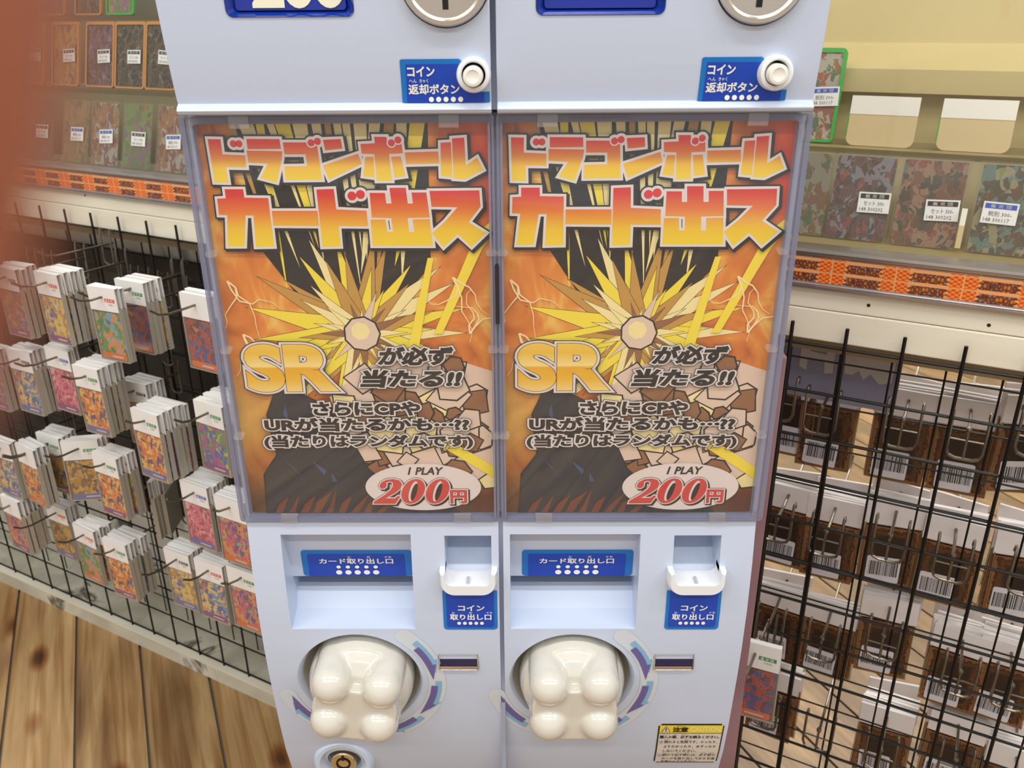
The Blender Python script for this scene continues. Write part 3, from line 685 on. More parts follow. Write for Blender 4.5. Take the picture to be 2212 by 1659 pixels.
    T1 = [[(72,2870),(155,2868),(154,2771),(304,2764),(302,2687),(166,2690),(168,2589),(78,2592)],[(327,2870),(543,2867),(546,2806),(327,2805)],[(319,2795),(553,2789),(544,2738),(494,2589),(391,2617),(450,2712),(320,2719)],
        [(565,2846),(786,2844),(799,2605),(557,2604),(557,2690),(710,2692),(707,2770),(567,2771)],[(831,2861),(946,2865),(952,2806),(839,2795)],[(815,2695),(1053,2770),(1073,2706),(848,2605)],
        [(1168,2878),(1247,2877),(1251,2840),(1344,2839),(1350,2773),(1258,2769),(1266,2595),(1168,2595),(1162,2769),(1079,2772),(1075,2833),(1171,2837)],[(1102,2750),(1154,2750),(1150,2617),(1078,2627)],[(1272,2750),(1334,2752),(1359,2625),(1287,2616)],
        [(1364,2777),(1582,2782),(1590,2706),(1370,2702)],[(1603,2838),(1670,2841),(1671,2617),(1598,2624)],[(1679,2865),(1758,2870),(1763,2690),(1840,2740),(1878,2663),(1756,2602),(1682,2607)]]
    T2 = [[(138,2543),(261,2542),(262,2485),(423,2482),(425,2151),(301,2149),(310,2366),(255,2366),(220,2154),(107,2154),(132,2369),(76,2371),(79,2479),(138,2482)],[(438,2395),(748,2394),(750,2292),(438,2296)],
        [(756,2537),(871,2541),(877,2403),(1081,2393),(1085,2288),(883,2291),(884,2149),(761,2147)],
        [(1113,2513),(1214,2512),(1219,2441),(1256,2441),(1248,2546),(1356,2546),(1364,2440),(1401,2440),(1395,2514),(1493,2514),(1508,2346),(1357,2344),(1363,2246),(1400,2246),(1393,2332),(1507,2334),(1522,2151),(1108,2153),(1107,2332),(1206,2333),(1214,2247),(1255,2247),(1248,2344),(1115,2348)],
        [(1516,2524),(1849,2526),(1855,2418),(1771,2312),(1888,2237),(1789,2142),(1696,2231),(1595,2140),(1521,2237),(1613,2317),(1702,2415),(1526,2419)]]
    D1 = [(237, 2840), (274, 2840), (750, 2843), (793, 2852), (1279, 2840), (1323, 2858)]; D2 = [(991, 2494), (1049, 2504)]
    TG = grad('title_fade', [(0, (244, 214, 38)), (.3, (240, 196, 44)), (.62, (228, 120, 44)), (.9, (216, 44, 38))])
    for T, D, rd in ((T1, D1, 23), (T2, D2, 30)):
        ps = [[(a * 1e-4, b * 1e-4) for a, b in p] for p in T]; cs = [circle(a * 1e-4, b * 1e-4, rd * 1e-4, 20) for a, b in D]
        for p in ps:                                       # counter clockwise for the curve fill
            if sum(a[0] * b[1] - b[0] * a[1] for a, b in zip(p, p[1:] + p[:1])) < 0: p.reverse()
        mb = MB(); poly_swell(mb, ps, .0001, y - .00006); f = mb.build('title_lettering', TG, root)
        for k, c in enumerate(cs): pass
        mb = MB(); poly_swell(mb, ps + cs, .0018, y); mb.build('white_outline', INKC, f)
        mb = MB(); poly_swell(mb, ps + cs, .0029, y + .0001, 0); poly_swell(mb, ps + cs, .0029, y + .00012, 0, .0012, -.0010); mb.build('black_outline', INKK, f)
        mb = MB(); poly_swell(mb, cs, .0009, y - .00010); mb.build('voicing_ring', INKC, f)
        mb = MB(); poly_swell(mb, cs, 0, y - .00016); mb.build('voicing_mark', pm('title_red', (220, 40, 40), .4), f)
    # SR
    mb = MB(); text(mb, 'SR', .0108, .1052, .0760, .1432, y - .0002, .05, 0, res=6); f = mb.build('rank_lettering', grad('gold_fade', [(0, (244, 214, 130)), (.25, (236, 184, 44)), (.5, (232, 172, 30)), (.54, (246, 222, 140)), (.8, (236, 190, 60)), (1, (238, 200, 80))]), root)
    for nm, g, mt, dy in (('brown_outline', .0004, pm('print_brown', (104, 52, 24), .45), -.00014), ('white_outline', .0020, INKC, -.00008), ('black_outline', .0027, INKK, -.00002)):
        mb = MB(); text(mb, 'SR', .0108, .1052, .0760, .1432, y + dy, .05, g, res=6); mb.build(nm, mt, f)
    # slogans
    def slogan(nm, rows, bold, shear):
        f = MB(); wo = MB(); ko = MB()
        for tx, x0, z0, x1, z1 in rows:
            text(f, tx, x0, z0, x1, z1, y - .0003, bold, 0, 0, shear, res=3); text(wo, tx, x0, z0, x1, z1, y - .0002, bold, .0011, 0, shear, res=3); text(ko, tx, x0, z0, x1, z1, y - .0001, bold, .0015, 0, shear, res=3)
        o = f.build(nm, INKK, root); wo.build('white_outline', INKC, o); ko.build('black_outline', INKK, o)
    slogan('slogan_lettering', [('が必ず', .1095, .1262, .1625, .1408), ('当たる!!', .0955, .1085, .1690, .1230)], .05, .25)
    slogan('detail_lettering', [('さらにCPや', .0570, .0856, .1375, .0974), ('URが当たるかも⋯??', .0192, .0726, .1738, .0840), ('(当たりはランダムです)', .0174, .0576, .1762, .0696)], .048, 0)
    # price oval
    mb = MB(); mb.flat(circle(.1365, .0240, .0450, 48, .0207), y - .0002); o = mb.build('price_oval', pm('oval_cream', (228, 216, 210), .45), root)
    mb = MB(); text(mb, '1 PLAY', .1258, .0352, .1518, .0418, y - .0004, .03, 0, 0, .25); mb.build('play_lettering', INKK, o)
    def digit(k, grow_in):                                # fat serif numerals, drawn as outlines in a unit box
        if k == '0':
            a = [(.5 + .5 * math.cos(t), .5 + .5 * math.sin(t)) for t in [2 * math.pi * j / 36 for j in range(36)]]
            b = [(.5 + .17 * math.cos(t), .5 + .41 * math.sin(t)) for t in [2 * math.pi * j / 36 for j in range(36)]]
            return a, b
        return [(.0, .0), (.88, .0), (1.0, .30), (.90, .32), (.80, .22), (.42, .22), (.78, .46), (.93, .62), (.94, .80), (.80, .94), (.55, 1.0), (.28, .97), (.10, .86), (.06, .72), (.14, .62), (.26, .61), (.34, .68), (.33, .78), (.30, .86), (.42, .90), (.56, .86), (.60, .72), (.54, .56), (.36, .36), (.0, .10)], None
    def place(p, x0, z0, w_, h_): return [(x0 + a * w_ + .28 * (b - .5) * h_, z0 + b * h_) for a, b in p]
    fills = MB(); wo = MB(); ko = MB()
    for k, (ch, x0) in enumerate((('2', .1000), ('0', .1196), ('0', .1386))):
        a, b = digit(ch, 0); A = place(a, x0, .0095, .0195 if ch == '2' else .0178, .0222)
        if b:
            B = place(b, x0, .0095, .0178, .0222); n = len(A)
            fills.add([(x, y - .0007, z) for x, z in A + B], [(j, (j + 1) % n, n + (j + 1) % n, n + j) for j in range(n)])
        else: poly_swell(fills, [A[::1]], 0, y - .0007)
        poly_swell(wo, [A], .0009, y - .00055)
        poly_swell(ko, [A], .0012, y - .0004); poly_swell(ko, [A], .0012, y - .00039, 0, .0012, -.0012)
        if b: wo.flat(place([(.5 + (p - .5) * .8, .5 + (q - .5) * .85) for p, q in b], x0 + .0010, .0088, .0178, .0222), y - .00062, 1)
    text(fills, '円', .1572, .0096, .1704, .0218, y - .0007, .045); text(wo, '円', .1572, .0096, .1704, .0218, y - .00055, .045, .0009); text(ko, '円', .1572, .0096, .1704, .0218, y - .0004, .045, .0012); text(ko, '円', .1572, .0096, .1704, .0218, y - .00039, .045, .0012, dx=.001, dz=-.001)
    f = fills.build('price_lettering', pm('price_red', (206, 64, 62), .45), o); wo.build('white_outline', [INKC, INKK], o); ko.build('black_outline', INKK, o)
    return root
po = make_poster(); po.location = (-.1963, .0030, .7883)
tag(po, 'orange burst price poster in the left window, under the price digits', 'poster', 'posters in the vending machine')
p2 = copy_tree(po); p2.location = (.0031, .0030, .7883)
tag(p2, 'orange burst price poster in the right window, above the caution sticker', 'poster', 'posters in the vending machine')

# ================================================================== display case along the wall line
def strip_material():
    m, n, l, out = newmat('checker_strip_print')
    t = n.new('ShaderNodeTexCoord'); s = n.new('ShaderNodeSeparateXYZ'); l.new(t.outputs['Object'], s.inputs[0])
    def M(op, a, b=None, c=None):
        q = n.new('ShaderNodeMath'); q.operation = op
        for k, v in enumerate((a, b, c)):
            if v is None: continue
            if isinstance(v, (int, float)): q.inputs[k].default_value = v
            else: l.new(v, q.inputs[k])
        return q.outputs[0]
    x, z = s.outputs[0], s.outputs[2]
    u = M('FRACT', M('DIVIDE', x, .0575)); v = M('FRACT', M('DIVIDE', z, .0122))
    cu = M('FLOOR', M('DIVIDE', x, .0031)); cv = M('FLOOR', M('DIVIDE', z, .00205))
    chk = M('MODULO', M('ABSOLUTE', M('ADD', cu, cv)), 2)
    def mix(f, a, b):
        q = n.new('ShaderNodeMix'); q.data_type = 'RGBA'
        l.new(f, q.inputs[0])
        for k, c in ((6, a), (7, b)):
            if isinstance(c, tuple): q.inputs[k].default_value = srgb(*c)
            else: l.new(c, q.inputs[k])
        return q.outputs[2]
    base = mix(chk, (246, 142, 66), (214, 82, 22))
    # bubbly two-line ornament in the middle of each tile, too small to read
    cb = n.new('ShaderNodeCombineXYZ'); l.new(M('MULTIPLY', x, 260), cb.inputs[0]); l.new(M('MULTIPLY', z, 175), cb.inputs[1])
    vo = n.new('ShaderNodeTexVoronoi'); vo.inputs['Scale'].default_value = 1; vo.inputs['Randomness'].default_value = .45; l.new(cb.outputs[0], vo.inputs['Vector'])
    rp = ramp(n, [(0, (226, 142, 60)), (.36, (176, 92, 40)), (.44, (92, 44, 24)), (.6, (120, 66, 44)), (.75, (150, 130, 130))]); l.new(vo.outputs['Distance'], rp.inputs[0])
    band = M('LESS_THAN', M('ABSOLUTE', M('SUBTRACT', v, .5)), .36)
    wob = M('MULTIPLY', M('SINE', M('MULTIPLY', z, 1500)), .03)
    mid = M('LESS_THAN', M('ABSOLUTE', M('ADD', M('SUBTRACT', u, .5), wob)), .275)
    pale = mix(M('LESS_THAN', M('ABSOLUTE', M('SUBTRACT', u, .5)), .30), base, (240, 164, 104))
    c = mix(M('MULTIPLY', band, mid), pale, rp.outputs[0])
    edge = M('MAXIMUM', M('GREATER_THAN', M('ABSOLUTE', M('SUBTRACT', u, .5)), .488), M('GREATER_THAN', M('ABSOLUTE', M('SUBTRACT', v, .5)), .455))
    c = mix(edge, c, (238, 170, 112))
    b = n.new('ShaderNodeBsdfPrincipled'); b.inputs['Roughness'].default_value = .25; l.new(c, b.inputs[0]); l.new(b.outputs[0], out.inputs[0]); return m
CREAM = noisy('cream_paint', [(.3, (236, 228, 204)), (.55, (242, 236, 216)), (.7, (228, 216, 190))], (3, 3, 9), 4, .5)
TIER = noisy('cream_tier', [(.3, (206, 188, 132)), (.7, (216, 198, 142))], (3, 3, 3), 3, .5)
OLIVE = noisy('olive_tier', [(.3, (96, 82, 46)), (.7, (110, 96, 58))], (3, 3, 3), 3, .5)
XL, XR = -2.3, 1.35
case = empty('display_case', W(0, .36, 0), RZ)
tag(case, 'long glass-fronted card display case behind the vending machine, on a cream wooden board', 'display case')
def cpart(mb, name, mats, smooth=None, bevel=0, label=None, parent=None):
    o = mb.build(name, mats, parent or case, smooth, bevel=bevel)
    if not parent: o.location = (0, -.36, 0)
    if label: o['label'] = label
    return o
mb = MB(); mb.box(XL, XR, .360, .378, .8765, .8972); ub = cpart(mb, 'upper_board', CREAM, bevel=.0012, label='cream painted upper board')
mb = MB(); mb.box(XL, XR, .3590, .378, .8440, .8758); cpart(mb, 'lower_board', CREAM, bevel=.0012, label='cream painted lower board')
for px, py in ((1876, 660), (2136, 703), (183, 422)):
    p = at(px, py, .3595); mb = MB(); mb.lathe([(.0019, .0003), (.0017, -.0002), (.0004, -.0001)], p.x, p.z, 12, cy=.3600); o = mb.build('screw', pm('rusty_screw', (58, 48, 34), .5, .5), ub)
mb = MB(); mb.extr([(.380, .8974), (.3555, .8974), (.3535, .8985), (.3535, .9010), (.3560, .9022), (.3570, .9040), (.3570, .9300), (.3550, .9318), (.3538, .9345), (.3545, .9368), (.358, .9375), (.380, .9375)], XL, XR)
cpart(mb, 'aluminium_rail', ALU, 30, label='shiny aluminium rail')
mb = MB(); mb.box(XL, XR, .3562, .3568, .9046, .9290); cpart(mb, 'sticker_strip', strip_material(), label='orange checkered sticker strip')
mb = MB(); mb.box(XL, XR, .362, .366, .937, 1.62); cpart(mb, 'glass_pane', GLASS, label='clear glass front pane')
def sheet(pts, t=.006): return pts + [(y + t * .4, z - t) for y, z in pts[::-1]]
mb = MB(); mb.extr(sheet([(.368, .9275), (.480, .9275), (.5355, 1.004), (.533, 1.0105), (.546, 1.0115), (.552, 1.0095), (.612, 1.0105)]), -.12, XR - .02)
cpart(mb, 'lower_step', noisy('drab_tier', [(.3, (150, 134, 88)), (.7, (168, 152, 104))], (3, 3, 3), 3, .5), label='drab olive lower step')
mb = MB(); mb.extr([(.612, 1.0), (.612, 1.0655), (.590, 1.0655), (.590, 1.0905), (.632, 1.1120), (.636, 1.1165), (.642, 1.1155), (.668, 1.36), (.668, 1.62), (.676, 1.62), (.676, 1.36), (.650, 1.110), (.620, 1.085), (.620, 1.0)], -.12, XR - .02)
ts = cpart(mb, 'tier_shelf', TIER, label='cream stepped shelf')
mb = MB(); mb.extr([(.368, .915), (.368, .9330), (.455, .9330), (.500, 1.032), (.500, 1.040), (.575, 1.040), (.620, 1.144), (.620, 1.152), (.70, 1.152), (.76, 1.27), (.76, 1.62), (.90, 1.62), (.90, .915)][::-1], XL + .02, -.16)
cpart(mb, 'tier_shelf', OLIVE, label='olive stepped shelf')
mb = MB(); mb.box(XL, -.14, .379, .92, .826, .843); mb.box(-.14, XR, .379, .43, .826, .843); cpart(mb, 'base_board', pm('raw_board', (150, 132, 100), .6))
mb = MB(); mb.box(XL, -.14, .903, .92, .845, 1.64); mb.box(-.15, -.13, .43, .92, .845, 1.64); cpart(mb, 'rear_board', TIER)
for xx in (XL + .03, -.14, XR - .03):
    mb = MB(); mb.box(xx - .02, xx + .02, .60, .64, 0, .826); cpart(mb, 'leg', pm('dark_leg', (52, 48, 44), .5))
mb = MB(); mb.box(XL + .05, -.16, .52, .53, .031, .826)
cpart(mb, 'kick_panel', noisy('scuffed_panel', [(.36, (90, 86, 78)), (.42, (190, 186, 174)), (.62, (224, 220, 208)), (.70, (132, 142, 130))], (4, 4, 3), 5, .6, dist=1.0), label='scuffed grey back panel')
mb = MB(); mb.box(XL + .05, -.16, .506, .516, .20, .755)
cpart(mb, 'backing_cloth', noisy('dark_cloth', [(.35, (34, 30, 26)), (.6, (62, 56, 48)), (.75, (92, 86, 76))], (9, 9, 6), 4, .8), label='dark backing cloth')
# white base deck under the left rack
mb = MB(); mb.box(XL, -.20, .338, .86, 0, .030); mb.box(XL, -.20, .338, .352, .030, .033, 1)
pk = mb.build('base_deck', [noisy('worn_white_paint', [(.40, (196, 190, 170)), (.60, (222, 216, 196)), (.66, (92, 86, 72)), (.70, (206, 200, 180))], (7, 12, 7), 5, .55, dist=.8), CREAM]); pk.rotation_euler = (0, 0, RZ)
tag(pk, 'low worn white deck on the floor under the left rack', 'deck')

# ---- things inside the case
def tag_mesh(bar, txt):
    mb = MB(); mb.box(-.0155, .0155, -.0004, 0, -.0105, .0105, 0); mb.flat([(-.0138, .0040), (.0138, .0040), (.0138, .0088), (-.0138, .0088)], -.0006, 1)
    for k, g in enumerate('鑑定団'): text(mb, g, -.0090 + .0068 * k, .0047, -.0046 + .0068 * k, .0081, -.0008, .02, mi=2, res=1)
    text(mb, txt[0], -.0098, -.0035, .0105, .0015, -.0006, .004, mi=3, res=1); text(mb, txt[1], -.0132, -.0088, .0095, -.0050, -.0006, .004, mi=3, res=1)
    return mb.mesh('price_tag', [PAPER, pm('tag_' + bar, {'black': (44, 40, 34), 'blue': (40, 84, 190)}[bar], .5), pm('tag_glyph', (190, 184, 172), .5), pm('tag_ink', (120, 116, 108), .5)])
TAGS = {('black', 0): tag_mesh('black', ('セット 300-', '148 300202')), ('blue', 0): tag_mesh('blue', ('税別 300-', '148 300117'))}
FOIL = {
    'violet': noisy('foil_violet', [(0, (92, 36, 46)), (.22, (120, 60, 84)), (.4, (160, 152, 168)), (.55, (70, 52, 76)), (.7, (170, 60, 70)), (.85, (150, 120, 110))], (120, 120, 85), 3, .3, interp='CONSTANT', tex='voronoi', dist=2.2, coat=.3),
    'crimson': noisy('foil_crimson', [(0, (110, 40, 32)), (.3, (140, 66, 48)), (.5, (60, 44, 54)), (.65, (184, 138, 116)), (.8, (170, 44, 52)), (.9, (110, 130, 124))], (120, 120, 85), 3, .3, (4, 2, 9), 'CONSTANT', 2.4, tex='voronoi', coat=.3),
    'teal': noisy('foil_teal', [(0, (98, 42, 34)), (.25, (96, 140, 136)), (.42, (60, 46, 52)), (.6, (178, 166, 120)), (.78, (150, 160, 60)), (.88, (120, 70, 54))], (120, 120, 85), 3, .3, (7, 5, 1), 'CONSTANT', 2.4, tex='voronoi', coat=.3),
    'green': noisy('foil_green', [(0, (90, 110, 76)), (.3, (150, 90, 60)), (.5, (170, 160, 140)), (.7, (140, 104, 52)), (.85, (176, 96, 80))], (110, 110, 80), 3, .3, (2, 8, 3), 'CONSTANT', 2, tex='voronoi', coat=.3),
    'umber': noisy('foil_umber', [(0, (70, 52, 26)), (.4, (92, 70, 36)), (.6, (52, 42, 30)), (.8, (112, 90, 58))], (95, 95, 66), 3, .35, (1, 1, 3), 'CONSTANT', 2, tex='voronoi'),
    'plum': noisy('foil_plum', [(0, (96, 60, 44)), (.4, (110, 76, 84)), (.6, (74, 52, 46)), (.85, (140, 110, 130))], (95, 95, 66), 3, .35, (5, 1, 3), 'CONSTANT', 2, tex='voronoi'),
    'gold': noisy('foil_gold', [(0, (150, 110, 50)), (.4, (176, 136, 66)), (.6, (120, 70, 44)), (.85, (130, 110, 60))], (95, 95, 66), 3, .35, (6, 1, 3), 'CONSTANT', 2, tex='voronoi'),
    'red': noisy('foil_red', [(0, (150, 54, 42)), (.35, (178, 110, 50)), (.55, (196, 186, 176)), (.7, (120, 50, 44)), (.88, (170, 140, 70))], (95, 95, 66), 3, .35, (8, 1, 3), 'CONSTANT', 2, tex='voronoi'),
    'leaf': noisy('foil_leaf', [(0, (92, 126, 44)), (.35, (120, 150, 56)), (.55, (140, 96, 110)), (.75, (84, 96, 40)), (.9, (190, 90, 60))], (85, 85, 60), 3, .35, (9, 1, 3), 'CONSTANT', 2, tex='voronoi'),
}
def case_card(name, x, y, z, w_, h_, lean, foil, label, frame=None, tagk=None, tx=0, tz=0, grp='foil cards in the display case'):
    r = empty(name, W(x, y, z), RZ)
    M = Matrix.Rotation(R(-lean), 4, 'X')
    mb = MB(); b = MB(); b.prism(rrect(-w_ / 2, .001, w_ / 2, h_, .003, 3), -.0006, .0006); mb.merge(b, M); mb.build('card', FOIL[foil], r)
    if frame:
        mb = MB(); b = MB(); o_ = rrect(-w_ / 2 - .004, 0, w_ / 2 + .004, h_ + .005, .006, 4); i_ = rrect(-w_ / 2, .003, w_ / 2, h_, .003, 4); n_ = len(o_)
        for ya, A, yb, B in ((-.0022, o_, -.0022, i_), (-.0022, o_, .0022, o_)):
            fs = [(k, (k + 1) % n_, n_ + (k + 1) % n_, n_ + k) for k in range(n_)]
            b.add([(p, ya, q) for p, q in A] + [(p, yb, q) for p, q in B], fs)
        b.flat(o_, .0022); mb.merge(b, M); mb.build('holder', frame, r)
    else:
        mb = MB(); b = MB(); b.box(-w_ / 2 - .003, w_ / 2 + .003, -.0014, -.0011, 0, h_ + .003); mb.merge(b, M); mb.build('sleeve', clear('card_sleeve', (140, 130, 96), .16, .1, .12), r)
    if tagk:
        o = bpy.data.objects.new('price_tag', TAGS[tagk]); col.objects.link(o); o.parent = r
        o.location = M @ Vector((tx, -.0030, tz)); o.rotation_euler = (R(-lean), R(rnd.uniform(-4, 4)), 0)
    tag(r, label, 'card', grp); return r
AMB = pm('amber_holder', (196, 134, 66), .35); GRN = pm('green_holder', (60, 168, 60), .35)
case_card('foil_card', .115, .449, .9282, .058, .0865, 17, 'green', 'pale green foil card, half hidden by the machine, lower step of the right case')
case_card('foil_card', .1765, .449, .9282, .058, .0865, 17, 'violet', 'violet foil card with black-barred tag, next to the half hidden green one', None, ('black', 0), .014, .040)
case_card('foil_card', .2420, .449, .9282, .059, .0865, 17, 'crimson', 'crimson foil card with black-barred price tag beside the white divider', None, ('black', 0), .013, .038)
case_card('foil_card', .3140, .449, .9282, .060, .0865, 17, 'teal', 'teal and yellow foil card with blue-barred tag, lower step, right case', None, ('blue', 0), -.008, .040)
case_card('foil_card', .3820, .449, .9282, .060, .0865, 17, 'crimson', 'dark red foil card right of the teal one, lower step')
case_card('foil_card', .092, .556, 1.0118, .062, .0980, 14, 'green', 'tall green foil card in a green holder on the upper step by the machine', GRN, ('blue', 0), .018, .050)
for x, lb in ((.1765, 'blank cream card holder nearest the machine, upper step of the case'), (.2690, 'blank cream card holder above the teal card, upper step of the case'), (.3620, 'blank cream card holder at the far right of the upper step')):
    r = empty('blank_holder', W(x, .548, 1.0118), RZ); M = Matrix.Rotation(R(-12), 4, 'X')
    b = MB(); c = .0085; p = [(-.035, .053), (-.035, c)] + [(-.035 + c - c * math.cos(R(a)), c - c * math.sin(R(a))) for a in range(15, 90, 15)] + [(-.035 + c, 0), (.035 - c, 0)] + [(.035 - c + c * math.sin(R(a)), c - c * math.cos(R(a))) for a in range(15, 90, 15)] + [(.035, c), (.035, .053)]
    b.prism(p[::-1], -.0012, .0012); mb = MB(); mb.merge(b, M); mb.build('plate', pm('tan_plate', (216, 192, 140), .35), r)
    b = MB(); b.box(-.0351, .0351, -.0017, -.0011, .0335, .0532); mb = MB(); mb.merge(b, M); o = mb.build('white_band', pm('white_band', (246, 242, 226), .4), r); o['label'] = 'white upper band'
    b = MB(); b.box(-.0365, -.0352, -.001, .002, .010, .034); mb = MB(); mb.merge(b, M); o = mb.build('edge', GRN, r); o['label'] = 'green side edge'
    tag(r, lb, 'card holder', 'blank holders in the display case')
r = empty('divider', W(.2755, .4425, .9282), RZ); M = Matrix.Rotation(R(-17), 4, 'X')
b = MB(); b.box(-.0025, .0025, -.004, -.001, .004, .026); mb = MB(); mb.merge(b, M); mb.build('plate', pm('tan_plate', (216, 192, 140), .35), r)
b = MB(); b.box(-.0025, .0025, -.004, -.001, .0261, .043); mb = MB(); mb.merge(b, M); mb.build('white_band', pm('white_band', (246, 242, 226), .4), r)
tag(r, 'narrow white and cream divider between the crimson and teal cards', 'divider')
# left case
def lx(px, py, y): return at(px, py, y).x
low = [(12, 'gold', None, 'faint gold card at the far left of the lower step'), (85, 'plum', ('black', 0), 'plum card with black tag, second on the left lower step'), (160, 'gold', ('blue', 0), 'golden card with blue-barred tag, left lower step, left of the red one'), (222, 'red', ('blue', 0), 'red and white card with blue-barred tag, left lower step'), (291, 'leaf', ('black', 0), 'leaf green card with black-barred tag, left lower step'), (366, 'red', ('blue', 0), 'red and grey card with blue tag, cut off by the machine')]
for px, f, tk, lb in low: case_card('foil_card', lx(px, 250, .42), .405, .9335, .060, .096, 16, f, lb, None, tk, .006, .045, 'cards on the left lower step')
up = [(45, 'gold', AMB, ('black', 0), 'faint framed card at far left of the left middle step'), (118, 'gold', AMB, ('black', 0), 'gold card in amber holder with faint tag, left middle step'), (193, 'plum', AMB, ('black', 0), 'plum card with lilac figures and black tag, left middle step'), (258, 'umber', AMB, ('black', 0), 'dark umber card in amber holder, left middle step, centre'), (325, 'umber', AMB, ('black', 0), 'dark card in amber holder beside the machine, left middle step')]
for px, f, fr, tk, lb in up: case_card('framed_card', lx(px, 115, .50), .508, 1.0405, .064, .100, 14, f, lb, fr, tk, .012, .050, 'framed cards on the left middle step')
top = [(30, 'gold', AMB, 'faint gold card at far left of the left top step'), (100, 'plum', AMB, 'brown card in amber holder, left top step, left of the dark card'), (178, 'umber', AMB, 'dark umber card on the left top step'), (248, 'leaf', GRN, 'greenish card in a bright green holder, left top step')]
for px, f, fr, lb in top: case_card('framed_card', lx(px, 10, .62), .628, 1.1525, .066, .100, 14, f, lb, fr, None, 0, 0, 'framed cards on the left top step')

# ================================================================== wire racks, hooks and hanging card packs
def grid_panel(name, x0, x1, sx, xo, z0, z1, sz, zo, y, r, label, tip=.022):
    """welded mesh: uprights every sx from xo, cross wires every sz down from zo"""
    mb = MB(); k = math.ceil((x0 - xo) / sx)
    while xo + k * sx <= x1:
        X = xo + k * sx; mb.tube([(X, 0, z0), (X, 0, z1)], r, 6); k += 1
    z = zo
    while z >= z0 - .001:
        mb.tube([(x0, .0035, z), (x1, .0035, z)], r * .85, 6); z -= sz
    o = mb.build(name, BLACKW); o.location = W(0, y, 0); o.rotation_euler = (0, 0, RZ); shade(o.data, 50)
    return tag(o, label, 'wire rack')
grid_panel('wire_rack', -2.1, -.30, .0625, -.798, .0335, .871, .0625, .847, .350, .0019, 'front black wire grid left of the machine, standing on the white deck')
grid_panel('wire_rack', -2.1, -.30, .0625, -.772, .0335, .842, .0625, .815, .412, .0013, 'rear black wire grid behind the left card packs')
grid_panel('wire_rack', -.06, 1.15, .0525, .1955, .16, .863, .0515, .840, .3520, .0020, 'front black wire grid right of the machine, hung on the cream board')
grid_panel('wire_rack', -.06, 1.15, .0500, .2385, .14, .828, .0500, .8095, .392, .0012, 'rear black wire grid carrying the packs right of the machine')

# --- hook meshes (origin where the arm leaves the bracket, arm running towards -y)
def hook_meshes(L, simple):
    a = MB(); a.tube([(0, .006, -.002), (0, -L + .02, .0), (0, -L + .004, .004), (0, -L - .008, .013)], .0017, 7)
    am = a.mesh('arm', WIRE, 50)
    b = MB()
    if simple:
        for s_ in (-1, 1): b.tube([(s_ * .011, .004, .014), (s_ * .011, -.004, .022), (s_ * .011, -.0055, .010), (s_ * .011, -.0055, -.030)], .0016, 6)
        b.tube([(-.011, -.0055, -.030), (-.004, -.0055, -.034), (.004, -.0055, -.034), (.011, -.0055, -.030)], .0016, 6)
    else:
        for s_ in (-1, 1): b.tube([(s_ * .0165, -.008, .013), (s_ * .0165, -.004, .021), (s_ * .0165, .004, .022), (s_ * .0165, .007, .016), (s_ * .0165, .007, -.020), (s_ * .014, .007, -.026)], .0016, 7)
        b.tube([(-.014, .007, -.026), (-.008, .007, -.0285), (.008, .007, -.0285), (.014, .007, -.026)], .0018, 7)
        b.tube([(-.0165, .007, -.008), (.0165, .007, -.008)], .0010, 6)
        b.tube([(0, .007, .004), (0, .007, -.028)], .0015, 7); b.lathe([(.0001, -.003), (.0028, -.0015), (.0028, .0015), (.0001, .003)], 0, .004, 12, cy=.007)
    return am, b.mesh('bracket', WIRE, 50)
HL = hook_meshes(.175, True); HR = hook_meshes(.17, False); HS = hook_meshes(.11, True)
def hook(x, y, z, rz, ms, label, grp):
    r = empty('wire_hook', W(x, y, z), RZ + rz)
    for nm, me in zip(('arm', 'bracket'), ms):
        o = bpy.data.objects.new(nm, me); col.objects.link(o); o.parent = r
    tag(r, label, 'hook', grp); return r
